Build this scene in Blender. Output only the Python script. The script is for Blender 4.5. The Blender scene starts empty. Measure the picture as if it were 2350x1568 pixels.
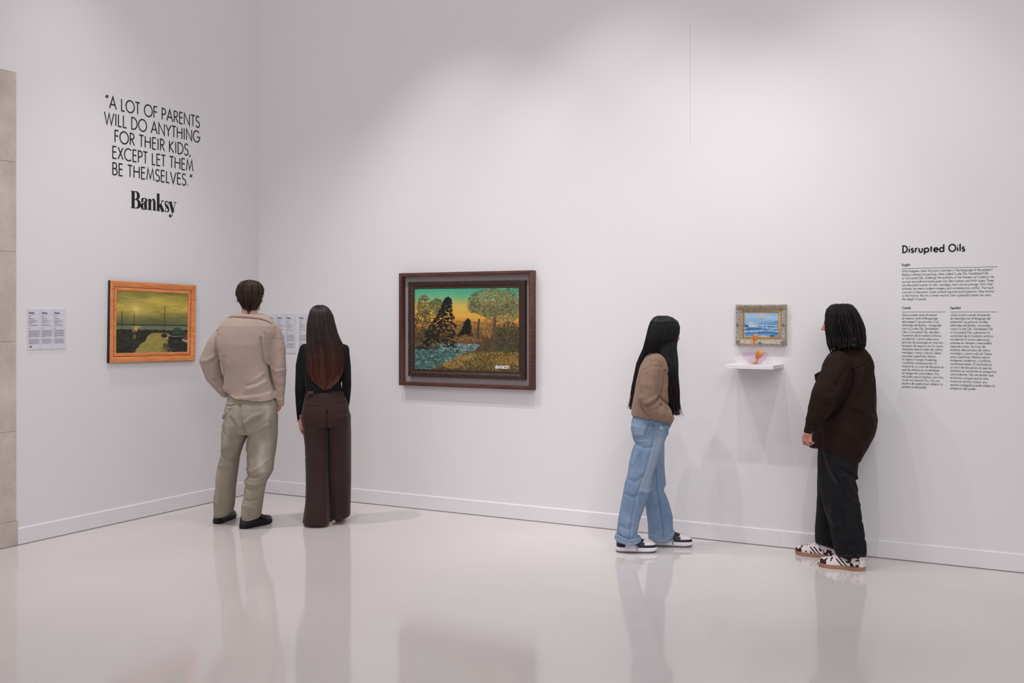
import bpy, math, random
import numpy as np
from mathutils import Vector

random.seed(7)
RNG = np.random.default_rng(7)
scene = bpy.context.scene
COL = scene.collection

# ------------------------------------------------------------------ camera
F, CX, HY, CAMH = 2366.0, 1175.0, 722.0, 1.6          # focal length in pixels of a 2350 px wide frame
ANG = math.radians(118.13)
FW = np.array([math.cos(ANG), math.sin(ANG)])
RT = np.array([math.sin(ANG), -math.cos(ANG)])
CAM = np.array([6.399, -7.125])
cd = bpy.data.cameras.new('camera')
cam = bpy.data.objects.new('camera', cd); COL.objects.link(cam)
cam.location = (CAM[0], CAM[1], CAMH)
cam.rotation_euler = (math.pi/2, 0, ANG - math.pi/2)
cd.sensor_width = 36.0
cd.lens = F/2350.0*36.0
cd.shift_y = -62.0/2350.0
cd.clip_end = 100
scene.camera = cam

# ------------------------------------------------------------------ world, lamps, exposure
w = bpy.data.worlds.new('world'); scene.world = w; w.use_nodes = True
w.node_tree.nodes['Background'].inputs[0].default_value = (1.0, 0.972, 0.99, 1)
w.node_tree.nodes['Background'].inputs[1].default_value = 0.462
scene.view_settings.view_transform = 'Standard'
scene.view_settings.look = 'None'
scene.view_settings.gamma = 1.0
scene.view_settings.exposure = 0.0
scene.cycles.transparent_max_bounces = 32

def spot(x, y, z, tx, ty, tz, power, cone=70, blend=0.8, size=0.03, col=(1, 0.982, 0.982)):
    ld = bpy.data.lights.new('ceiling_spotlight', 'SPOT')
    ld.energy = power; ld.spot_size = math.radians(cone); ld.spot_blend = blend
    ld.shadow_soft_size = size; ld.color = col
    o = bpy.data.objects.new('ceiling_spotlight', ld); COL.objects.link(o)
    o.location = (x, y, z)
    d = Vector((tx-x, ty-y, tz-z))
    o.rotation_euler = d.to_track_quat('-Z', 'Y').to_euler()
    return o

# track of spotlights along the long wall (the three round the small shelf give its fan of shadows)
spot(3.22, -1.8, 4.75, 3.75, 0.05, 1.55, 112, 72, 1.0)
spot(4.34, -1.8, 4.75, 4.35, 0.05, 1.45, 86, 62, 1.0)
spot(5.52, -1.8, 4.75, 5.15, 0.05, 1.35, 104, 70, 1.0)
spot(2.05, -1.8, 4.75, 2.35, 0.05, 1.3, 128, 68, 1.0)
# towards the short wall
spot(2.1, -1.7, 4.6, 0.0, -1.9, 0.6, 78, 66, 1.0)
spot(2.1, -3.9, 4.6, 0.0, -3.5, 0.6, 24, 70, 1.0)
# downlights over the floor behind the visitors
spot(0.7, -2.6, 5.6, 1.6, -1.2, 0.0, 330, 70, 1.0, 0.08)
spot(3.4, -2.6, 5.6, 4.0, -1.6, 0.0, 98, 70, 1.0, 0.08)

def area(x, y, z, sx, sy, power, tilt=0.0, turn=0.0):
    ld = bpy.data.lights.new('fill_light', 'AREA'); ld.shape = 'RECTANGLE'
    ld.size = sx; ld.size_y = sy; ld.energy = power; ld.color = (1, 0.982, 0.982)
    o = bpy.data.objects.new('fill_light', ld); COL.objects.link(o); o.location = (x, y, z); o.rotation_euler = (tilt, 0, turn)
area(8.5, -9.5, 5.6, 6.0, 4.0, 265, math.radians(50), ANG-math.pi/2)  # added soft fill behind the camera to lift the lower walls, no actual fixture

# ------------------------------------------------------------------ helpers
def lin(c):
    c = np.asarray(c, float)/255.0
    return np.where(c <= 0.04045, c/12.92, ((c+0.055)/1.055)**2.4)
def rgba(c): 
    l = lin(c); return (float(l[0]), float(l[1]), float(l[2]), 1.0)

def material(name, col=None, rough=0.6, spec=0.5, bump=0.0, bscale=200, attr=False, var=0.0, vscale=8, sheen=0.0, metal=0.0, coat=0.0):
    m = bpy.data.materials.new(name); m.use_nodes = True
    nt = m.node_tree; b = nt.nodes['Principled BSDF']
    b.inputs['Roughness'].default_value = rough
    b.inputs['Specular IOR Level'].default_value = spec
    b.inputs['Metallic'].default_value = metal
    b.inputs['Coat Weight'].default_value = coat
    if sheen:
        b.inputs['Sheen Weight'].default_value = sheen
        b.inputs['Sheen Roughness'].default_value = 0.5
    src = None
    if attr:
        a = nt.nodes.new('ShaderNodeAttribute'); a.attribute_name = 'Col'; src = a.outputs['Color']
    else:
        b.inputs['Base Color'].default_value = rgba(col)
    tc = nt.nodes.new('ShaderNodeTexCoord')
    if var > 0:
        n = nt.nodes.new('ShaderNodeTexNoise'); n.inputs['Scale'].default_value = vscale; n.inputs['Detail'].default_value = 6
        nt.links.new(tc.outputs['Object'], n.inputs['Vector'])
        mr = nt.nodes.new('ShaderNodeMapRange')
        mr.inputs['From Min'].default_value = 0.25; mr.inputs['From Max'].default_value = 0.75
        mr.inputs['To Min'].default_value = 1-var; mr.inputs['To Max'].default_value = 1+var
        nt.links.new(n.outputs['Fac'], mr.inputs['Value'])
        mx = nt.nodes.new('ShaderNodeVectorMath'); mx.operation = 'MULTIPLY'
        if src is not None: nt.links.new(src, mx.inputs[0])
        else: mx.inputs[0].default_value = rgba(col)[:3]
        nt.links.new(mr.outputs['Result'], mx.inputs[1])
        src = mx.outputs[0]
    if src is not None: nt.links.new(src, b.inputs['Base Color'])
    if bump > 0:
        n = nt.nodes.new('ShaderNodeTexNoise'); n.inputs['Scale'].default_value = bscale; n.inputs['Detail'].default_value = 3
        nt.links.new(tc.outputs['Object'], n.inputs['Vector'])
        bp = nt.nodes.new('ShaderNodeBump'); bp.inputs['Strength'].default_value = bump; bp.inputs['Distance'].default_value = 0.004
        nt.links.new(n.outputs['Fac'], bp.inputs['Height']); nt.links.new(bp.outputs['Normal'], b.inputs['Normal'])
    return m

def np_mesh(name, V, Q, mat, parent=None, col=None, smooth=True, T=None):
    """mesh object from numpy quads (and optional triangles)"""
    V = np.ascontiguousarray(V, np.float32)
    me = bpy.data.meshes.new(name)
    nq = 0 if Q is None else len(Q); ntr = 0 if T is None else len(T)
    loops = []; starts = []; tot = []
    if nq: loops.append(np.asarray(Q, np.int32).ravel()); starts.append(np.arange(nq)*4); tot.append(np.full(nq, 4))
    if ntr: loops.append(np.asarray(T, np.int32).ravel()); starts.append(nq*4+np.arange(ntr)*3); tot.append(np.full(ntr, 3))
    loops = np.concatenate(loops); starts = np.concatenate(starts).astype(np.int32); tot = np.concatenate(tot).astype(np.int32)
    me.vertices.add(len(V)); me.vertices.foreach_set('co', V.ravel())
    me.loops.add(len(loops)); me.loops.foreach_set('vertex_index', loops.astype(np.int32))
    me.polygons.add(nq+ntr); me.polygons.foreach_set('loop_start', starts)
    try: me.polygons.foreach_set('loop_total', tot)
    except Exception: pass
    me.update(calc_edges=True); me.validate()
    if smooth:
        me.polygons.foreach_set('use_smooth', np.ones(len(me.polygons), bool))
    if col is not None:
        a = me.attributes.new('Col', 'FLOAT_COLOR', 'POINT')
        c = np.ones((len(V), 4), np.float32); c[:, :3] = col
        a.data.foreach_set('color', c.ravel())
    o = bpy.data.objects.new(name, me); COL.objects.link(o)
    if mat: me.materials.append(mat)
    if parent: o.parent = parent
    return o

class MB:
    """collects simple polygons into one mesh"""
    def __init__(s): s.v = []; s.f = []
    def poly(s, pts):
        b = len(s.v); s.v += [tuple(map(float, p)) for p in pts]; s.f.append(tuple(range(b, b+len(pts))))
    def box(s, x0, y0, z0, x1, y1, z1):
        b = len(s.v)
        s.v += [(x0,y0,z0),(x1,y0,z0),(x1,y1,z0),(x0,y1,z0),(x0,y0,z1),(x1,y0,z1),(x1,y1,z1),(x0,y1,z1)]
        for q in ((0,3,2,1),(4,5,6,7),(0,1,5,4),(1,2,6,5),(2,3,7,6),(3,0,4,7)): s.f.append(tuple(b+i for i in q))
    def build(s, name, mat, parent=None, bevel=0.0, smooth=False):
        me = bpy.data.meshes.new(name); me.from_pydata(s.v, [], s.f); me.update()
        if mat: me.materials.append(mat)
        if smooth:
            for p in me.polygons: p.use_smooth = True
        o = bpy.data.objects.new(name, me); COL.objects.link(o)
        if parent: o.parent = parent
        if bevel:
            m = o.modifiers.new('bevel', 'BEVEL'); m.width = bevel; m.segments = 2; m.limit_method = 'ANGLE'
        return o

def tag(o, label, cat, group=None):
    o['label'] = label; o['category'] = cat
    if group: o['group'] = group
    return o
def empty(name, loc, rz, label, cat, group=None):
    o = bpy.data.objects.new(name, None); COL.objects.link(o)
    o.location = loc; o.rotation_euler = (0, 0, rz); o.empty_display_size = 0.1
    return tag(o, label, cat, group)
def structure(o): o['kind'] = 'structure'; return o

def on_right(px, py, t=0.0):      # point of the long wall (plane y = -t): x, z
    d = F*FW + (px-CX)*RT
    k = (-t-CAM[1])/d[1]
    return CAM[0]+k*d[0], CAMH-k*(py-HY)
def on_left(px, py, t=0.0):       # point of the short wall (plane x = t): y, z
    d = F*FW + (px-CX)*RT
    k = (t-CAM[0])/d[0]
    return CAM[1]+k*d[1], CAMH-k*(py-HY)

# ------------------------------------------------------------------ room
m_wall = material('white_wall_paint', (226, 223, 225), 0.85, 0.25, bump=0.05, bscale=60, var=0.012, vscale=1.5)
m_base = material('white_baseboard_paint', (229, 225, 228), 0.5, 0.4)
m_floor = bpy.data.materials.new('glossy_resin_floor'); m_floor.use_nodes = True
nt = m_floor.node_tree; b = nt.nodes['Principled BSDF']
tc = nt.nodes.new('ShaderNodeTexCoord')
n1 = nt.nodes.new('ShaderNodeTexNoise'); n1.inputs['Scale'].default_value = 0.9; n1.inputs['Detail'].default_value = 5
n2 = nt.nodes.new('ShaderNodeTexNoise'); n2.inputs['Scale'].default_value = 9; n2.inputs['Detail'].default_value = 8
cr = nt.nodes.new('ShaderNodeValToRGB')
cr.color_ramp.elements[0].position = 0.3; cr.color_ramp.elements[0].color = rgba((212, 205, 203))
cr.color_ramp.elements[1].position = 0.7; cr.color_ramp.elements[1].color = rgba((219, 212, 210))
nt.links.new(tc.outputs['Object'], n1.inputs['Vector']); nt.links.new(tc.outputs['Object'], n2.inputs['Vector'])
nt.links.new(n1.outputs['Fac'], cr.inputs['Fac'])
# small dark scuffs
sc = nt.nodes.new('ShaderNodeTexNoise'); sc.inputs['Scale'].default_value = 26; sc.inputs['Detail'].default_value = 2
mp = nt.nodes.new('ShaderNodeMapping'); mp.inputs['Scale'].default_value = (1.0, 0.35, 1.0); mp.inputs['Rotation'].default_value = (0, 0, 0.5)
nt.links.new(tc.outputs['Object'], mp.inputs['Vector']); nt.links.new(mp.outputs['Vector'], sc.inputs['Vector'])
sr = nt.nodes.new('ShaderNodeMapRange'); sr.inputs['From Min'].default_value = 0.775; sr.inputs['From Max'].default_value = 0.81
sr.inputs['To Min'].default_value = 0.0; sr.inputs['To Max'].default_value = 0.35
nt.links.new(sc.outputs['Fac'], sr.inputs['Value'])
mx = nt.nodes.new('ShaderNodeMixRGB'); mx.inputs['Color2'].default_value = rgba((120, 110, 108))
nt.links.new(sr.outputs['Result'], mx.inputs['Fac']); nt.links.new(cr.outputs['Color'], mx.inputs['Color1'])
nt.links.new(mx.outputs['Color'], b.inputs['Base Color'])
rr = nt.nodes.new('ShaderNodeMapRange'); rr.inputs['To Min'].default_value = 0.05; rr.inputs['To Max'].default_value = 0.10
nt.links.new(n2.outputs['Fac'], rr.inputs['Value']); nt.links.new(rr.outputs['Result'], b.inputs['Roughness'])
b.inputs['IOR'].default_value = 1.45
bp = nt.nodes.new('ShaderNodeBump'); bp.inputs['Strength'].default_value = 0.02; bp.inputs['Distance'].default_value = 0.01
nt.links.new(n2.outputs['Fac'], bp.inputs['Height']); nt.links.new(bp.outputs['Normal'], b.inputs['Normal'])

WALLH = 6.0
q = MB(); q.box(-0.15, -8.5, -0.1, 11.0, 0.15, 0.0); structure(q.build('floor', m_floor))
q = MB(); q.box(-0.15, 0.0, 0.0, 11.0, 0.15, WALLH); structure(q.build('wall_right', m_wall))
q = MB(); q.box(-0.15, -8.5, 0.0, 0.0, 0.0, WALLH); structure(q.build('wall_left', m_wall))

BH, BT, GAP = 0.118, 0.016, 0.005
def board(q, a, bb, right):
    # board with a chamfered top edge, lifted a few millimetres off the floor
    prof = [(0, GAP), (BT, GAP), (BT, BH-0.006), (BT-0.006, BH), (0, BH)]
    for i in range(len(prof)):
        (t0, z0), (t1, z1) = prof[i], prof[(i+1) % len(prof)]
        if right: q.poly([(a, -t0, z0), (bb, -t0, z0), (bb, -t1, z1), (a, -t1, z1)])
        else: q.poly([(t0, a, z0), (t0, bb, z0), (t1, bb, z1), (t1, a, z1)][::-1])
    for e in (a, bb):
        q.poly([((e, -t, z) if right else (t, e, z)) for t, z in prof])
yst, _ = on_left(41.5, 1000, 0.016)
joints = [0.0, on_right(1108, 1180)[0], on_right(1790, 1240)[0], 11.0]
q = MB()
for a, bb in zip(joints[:-1], joints[1:]): board(q, a+0.0003, bb-0.0003, True)
structure(q.build('baseboard_right', m_base))
q = MB(); board(q, yst, -BT, False); structure(q.build('baseboard_left', m_base))
# faint vertical joint in the plasterboard of the long wall
xs, _ = on_right(1584, 100)
q = MB(); q.box(xs-0.0025, -0.0012, on_right(1584, 335)[1], xs+0.0025, 0.002, on_right(1584, 55)[1])
structure(q.build('trim_2', material('plaster_joint', (214, 210, 213), 0.9, 0.2)))

# stone pilaster at the left end of the short wall
m_stone = bpy.data.materials.new('beige_stone'); m_stone.use_nodes = True
nt = m_stone.node_tree; b = nt.nodes['Principled BSDF']; b.inputs['Roughness'].default_value = 0.85
tc = nt.nodes.new('ShaderNodeTexCoord')
a1 = nt.nodes.new('ShaderNodeTexNoise'); a1.inputs['Scale'].default_value = 3; a1.inputs['Detail'].default_value = 9; a1.inputs['Roughness'].default_value = 0.65
a2 = nt.nodes.new('ShaderNodeTexNoise'); a2.inputs['Scale'].default_value = 60; a2.inputs['Detail'].default_value = 4
c1 = nt.nodes.new('ShaderNodeValToRGB')
c1.color_ramp.elements[0].position = 0.3; c1.color_ramp.elements[0].color = rgba((180, 169, 162))
c1.color_ramp.elements[1].position = 0.72; c1.color_ramp.elements[1].color = rgba((214, 202, 192))
mr = nt.nodes.new('ShaderNodeMapRange'); mr.inputs['To Min'].default_value = 0.86; mr.inputs['To Max'].default_value = 1.1
vm = nt.nodes.new('ShaderNodeVectorMath'); vm.operation = 'MULTIPLY'
for n in (a1, a2): nt.links.new(tc.outputs['Object'], n.inputs['Vector'])
nt.links.new(a1.outputs['Fac'], c1.inputs['Fac']); nt.links.new(a2.outputs['Fac'], mr.inputs['Value'])
nt.links.new(c1.outputs['Color'], vm.inputs[0]); nt.links.new(mr.outputs['Result'], vm.inputs[1])
nt.links.new(vm.outputs[0], b.inputs['Base Color'])
bp = nt.nodes.new('ShaderNodeBump'); bp.inputs['Strength'].default_value = 0.35; bp.inputs['Distance'].default_value = 0.003
nt.links.new(a2.outputs['Fac'], bp.inputs['Height']); nt.links.new(bp.outputs['Normal'], b.inputs['Normal'])
zt = on_left(38, 166, 0.012)[1]
q = MB()
zz = 0.004
for k, hcs in enumerate((0.17, 0.62, 0.62, 0.62, 0.62, 0.62, 0.62)):      # stone courses with fine joints
    z1 = min(zz+hcs, zt)
    q.box(-0.02, yst-1.5, zz, 0.012 + (0.004 if k == 0 else 0), yst - (0.0 if k == 0 else 0.012), z1-0.002)
    zz = z1
    if zz >= zt-1e-4: break
structure(q.build('trim_1', m_stone, bevel=0.002))

# ------------------------------------------------------------------ lettering
def arc(cx, cy, rx, ry, a0, a1, n=14):
    return [(cx+rx*math.cos(math.radians(a0+(a1-a0)*i/n)), cy+ry*math.sin(math.radians(a0+(a1-a0)*i/n))) for i in range(n+1)]
def circ(cx, cy, r, ry=None): return arc(cx, cy, r, ry or r, 0, 360, 24)
# geometric sans, cap height 1: (advance width, strokes)
G = {}
G['A'] = (0.74, [[(0.02,0),(0.37,1),(0.72,0)], [(0.15,0.34),(0.59,0.34)]])
G['B'] = (0.56, [[(0.08,0),(0.08,1),(0.28,1)]+arc(0.28,0.765,0.2,0.235,90,-90)+[(0.08,0.53)], [(0.28,0.53)]+arc(0.28,0.265,0.24,0.265,90,-90)+[(0.08,0)]])
G['C'] = (0.80, [arc(0.47,0.5,0.44,0.51,48,312,24)])
G['D'] = (0.72, [[(0.08,0),(0.08,1),(0.22,1)]+arc(0.22,0.5,0.45,0.5,90,-90,20)+[(0.08,0)]])
G['E'] = (0.50, [[(0.46,1),(0.08,1),(0.08,0),(0.46,0)], [(0.08,0.54),(0.44,0.54)]])
G['F'] = (0.47, [[(0.45,1),(0.08,1),(0.08,0)], [(0.08,0.54),(0.42,0.54)]])
G['G'] = (0.88, [arc(0.47,0.5,0.43,0.51,45,270,22)+arc(0.47,0.5,0.40,0.51,270,355,8)+[(0.87,0.46),(0.50,0.46)]])
G['H'] = (0.74, [[(0.08,0),(0.08,1)], [(0.66,0),(0.66,1)], [(0.08,0.54),(0.66,0.54)]])
G['I'] = (0.22, [[(0.11,0),(0.11,1)]])
G['J'] = (0.36, [[(0.26,1),(0.26,0.15)]+arc(0.1,0.15,0.16,0.17,0,-110,8)])
G['K'] = (0.62, [[(0.08,0),(0.08,1)], [(0.55,1),(0.10,0.53),(0.60,0)]])
G['L'] = (0.44, [[(0.08,1),(0.08,0),(0.42,0)]])
G['M'] = (0.92, [[(0.06,0),(0.19,1),(0.46,0.12),(0.73,1),(0.86,0)]])
G['N'] = (0.80, [[(0.08,0),(0.08,1),(0.72,0),(0.72,1)]])
G['O'] = (0.96, [circ(0.48,0.5,0.45,0.51)])
G['P'] = (0.52, [[(0.08,0),(0.08,1),(0.25,1)]+arc(0.25,0.74,0.24,0.26,90,-90)+[(0.08,0.48)]])
G['Q'] = (0.96, [circ(0.48,0.5,0.45,0.51), [(0.52,0.3),(0.88,-0.03)]])
G['R'] = (0.56, [[(0.08,0),(0.08,1),(0.25,1)]+arc(0.25,0.75,0.23,0.25,90,-90)+[(0.08,0.5)], [(0.22,0.5),(0.54,0)]])
G['S'] = (0.52, [arc(0.27,0.765,0.2,0.25,30,230,14)+arc(0.25,0.25,0.24,0.265,60,-150,14)])
G['T'] = (0.50, [[(0.25,0),(0.25,1)], [(0.0,1),(0.5,1)]])
G['U'] = (0.66, [[(0.08,1),(0.08,0.26)]+arc(0.33,0.26,0.25,0.27,180,360)+[(0.58,1)]])
G['V'] = (0.68, [[(0.02,1),(0.34,0),(0.66,1)]])
G['W'] = (1.02, [[(0.02,1),(0.28,0),(0.51,0.92),(0.74,0),(1.0,1)]])
G['X'] = (0.62, [[(0.04,0),(0.56,1)], [(0.06,1),(0.58,0)]])
G['Y'] = (0.62, [[(0.02,1),(0.31,0.48),(0.60,1)], [(0.31,0.48),(0.31,0)]])
G['Z'] = (0.56, [[(0.05,1),(0.52,1),(0.04,0),(0.53,0)]])
XH = 0.58; RB = 0.29
G['a'] = (0.68, [circ(0.33,RB,RB), [(0.61,0),(0.61,XH)]])
G['b'] = (0.68, [circ(0.36,RB,RB), [(0.07,0),(0.07,1.06)]])
G['c'] = (0.53, [arc(0.34,RB,RB,RB+0.01,55,305,18)])
G['d'] = (0.68, [circ(0.33,RB,RB), [(0.61,0),(0.61,1.06)]])
G['e'] = (0.62, [[(0.04,RB+0.02),(0.59,RB+0.02)]+arc(0.32,RB,0.28,RB+0.01,6,318,20)])
G['f'] = (0.34, [[(0.14,0),(0.14,0.85)]+arc(0.28,0.88,0.14,0.18,180,80,6), [(0.02,0.56),(0.31,0.56)]])
G['g'] = (0.68, [circ(0.33,RB,RB), [(0.61,XH),(0.61,-0.1)]+arc(0.34,-0.1,0.27,0.23,0,-160,12)])
G['h'] = (0.58, [[(0.07,0),(0.07,1.06)], [(0.07,0.3)]+arc(0.29,0.34,0.21,0.25,170,0,10)+[(0.5,0)]])
G['i'] = (0.18, [[(0.09,0),(0.09,XH)], [(0.09,0.80),(0.09,0.90)]])
G['j'] = (0.18, [[(0.09,-0.3),(0.09,XH)], [(0.09,0.80),(0.09,0.90)]])
G['k'] = (0.52, [[(0.07,0),(0.07,1.06)], [(0.45,XH),(0.09,0.31),(0.5,0)]])
G['l'] = (0.18, [[(0.09,0),(0.09,1.06)]])
G['m'] = (0.90, [[(0.07,0),(0.07,XH)], [(0.07,0.3)]+arc(0.26,0.36,0.19,0.23,170,0,9)+[(0.45,0)], [(0.45,0.3)]+arc(0.64,0.36,0.19,0.23,170,0,9)+[(0.83,0)]])
G['n'] = (0.58, [[(0.07,0),(0.07,XH)], [(0.07,0.3)]+arc(0.29,0.34,0.21,0.25,170,0,10)+[(0.5,0)]])
G['o'] = (0.66, [circ(0.33,RB,RB)])
G['p'] = (0.68, [circ(0.36,RB,RB), [(0.07,-0.34),(0.07,XH)]])
G['q'] = (0.68, [circ(0.33,RB,RB), [(0.61,-0.34),(0.61,XH)]])
G['r'] = (0.36, [[(0.07,0),(0.07,XH)], [(0.07,0.32)]+arc(0.25,0.36,0.16,0.22,170,50,6)])
G['s'] = (0.40, [arc(0.2,0.435,0.13,0.15,35,230,10)+arc(0.19,0.15,0.15,0.16,60,-150,10)])
G['t'] = (0.34, [[(0.16,0),(0.16,0.82)], [(0.02,0.56),(0.31,0.56)]])
G['u'] = (0.58, [[(0.07,XH),(0.07,0.22)]+arc(0.285,0.22,0.215,0.23,180,360,10)+[(0.5,XH)]])
G['v'] = (0.50, [[(0.02,XH),(0.25,0),(0.48,XH)]])
G['w'] = (0.76, [[(0.02,XH),(0.2,0),(0.38,0.52),(0.56,0),(0.74,XH)]])
G['x'] = (0.50, [[(0.03,0),(0.46,XH)], [(0.04,XH),(0.47,0)]])
G['y'] = (0.50, [[(0.02,XH),(0.25,0.02)], [(0.48,XH),(0.12,-0.34)]])
G['z'] = (0.46, [[(0.04,XH),(0.42,XH),(0.04,0),(0.43,0)]])
G['.'] = (0.22, [[(0.11,0.0),(0.11,0.09)]])
G[','] = (0.22, [[(0.14,0.10),(0.06,-0.16)]])
G["'"] = (0.18, [[(0.09,1.0),(0.07,0.74)]])
G['?'] = (0.46, [arc(0.22,0.78,0.18,0.22,170,-60,12)+[(0.22,0.42),(0.22,0.26)], [(0.22,0.0),(0.22,0.09)]])
G['\u00bf'] = (0.46, [[(x_, 0.6-y_) for x_, y_ in s] for s in G['?'][1]])
G['\u201c'] = (0.40, [[(0.20,1.06),(0.11,0.80)], [(0.36,1.06),(0.27,0.80)]])
G['\u201d'] = (0.40, [[(0.16,1.06),(0.07,0.80)], [(0.32,1.06),(0.23,0.80)]])
G[' '] = (0.30, [])
def acc(base, kind):
    w_, s = G[base]; c = w_/2 - (0.02 if base == 'a' else 0)
    add = {'g': [[(c-0.13,0.90),(c+0.05,0.72)]], 'a': [[(c-0.04,0.72),(c+0.13,0.90)]],
           't': [[(c-0.2,0.74),(c-0.08,0.83),(c+0.07,0.75),(c+0.2,0.84)]]}[kind]
    if base == 'i': s = s[:1]
    return (w_, s+add)
for ch, bse, k in (('\u00e0','a','g'),('\u00e8','e','g'),('\u00f2','o','g'),('\u00e9','e','a'),('\u00e1','a','a'),('\u00ed','i','a'),('\u00f3','o','a'),('\u00f1','n','t')):
    G[ch] = acc(bse, k)

def ribbon(q, pts, w0, tf):
    """flat mitred ribbon along a polyline; w0 a number or one width per point; tf maps (x, y) to 3D"""
    ws = list(w0) if hasattr(w0, '__len__') else [w0]*len(pts)
    keep = [i for i in range(len(pts)) if i == 0 or math.hypot(pts[i][0]-pts[i-1][0], pts[i][1]-pts[i-1][1]) > 1e-5]
    pts = [pts[i] for i in keep]; ws = [ws[i] for i in keep]; n = len(pts)
    if n < 2: return
    q.k = getattr(q, 'k', 0)+1; lift = 0.00009*(q.k % 5)          # strokes lie on one another like cut film
    tf0 = tf; tf = lambda a, b_: (lambda p: (p[0], p[1]-lift, p[2]))(tf0(a, b_))
    closed = n > 3 and abs(pts[0][0]-pts[-1][0]) < 1e-6 and abs(pts[0][1]-pts[-1][1]) < 1e-6
    L = []; R = []
    for i in range(n):
        def dirv(a, b_):
            dx, dy = b_[0]-a[0], b_[1]-a[1]; l = math.hypot(dx, dy) or 1; return dx/l, dy/l
        if closed and i in (0, n-1): d0 = dirv(pts[n-2], pts[0]); d1 = dirv(pts[0], pts[1])
        else:
            d0 = dirv(pts[i-1], pts[i]) if i > 0 else dirv(pts[0], pts[1])
            d1 = dirv(pts[i], pts[i+1]) if i < n-1 else d0
        mx_, my = -(d0[1]+d1[1]), d0[0]+d1[0]; l = math.hypot(mx_, my) or 1; mx_, my = mx_/l, my/l
        cs = max(0.35, mx_*-d1[1] + my*d1[0])
        h = ws[i]/2/cs
        L.append((pts[i][0]+mx_*h, pts[i][1]+my*h)); R.append((pts[i][0]-mx_*h, pts[i][1]-my*h))
    b = len(q.v)
    for a, c in zip(L, R): q.v.append(tf(*a)); q.v.append(tf(*c))
    for i in range(n-1):
        q.f.append((b+2*i+1, b+2*i+3, b+2*i+2, b+2*i))

def text_width(s, track): return sum(G[c][0] for c in s) + track*(len(s)-1)
def sans(q, s, x, z, cap, weight, track=0.04, y=-0.0012, sx=1.0):
    """one line of lettering in the local frame of a wall: x to the right, z up"""
    cx = x
    for c in s:
        adv, st = G[c]
        for p in st:
            if p: ribbon(q, p, weight, lambda a, b_, cx=cx: (cx+a*sx*cap, y, z+b_*cap))
        cx += (adv*sx+track)*cap
    return cx
def sans_fit(q, s, x0, x1, z, cap, weight, y=-0.0012, mint=0.05):
    full = (x1-x0)/cap; adv = sum(G[c][0] for c in s)
    sx = min(1.0, (full-mint*(len(s)-1))/adv); tr = (full-adv*sx)/(len(s)-1)
    sans(q, s, x0, z, cap, weight, tr, y, sx)

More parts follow.
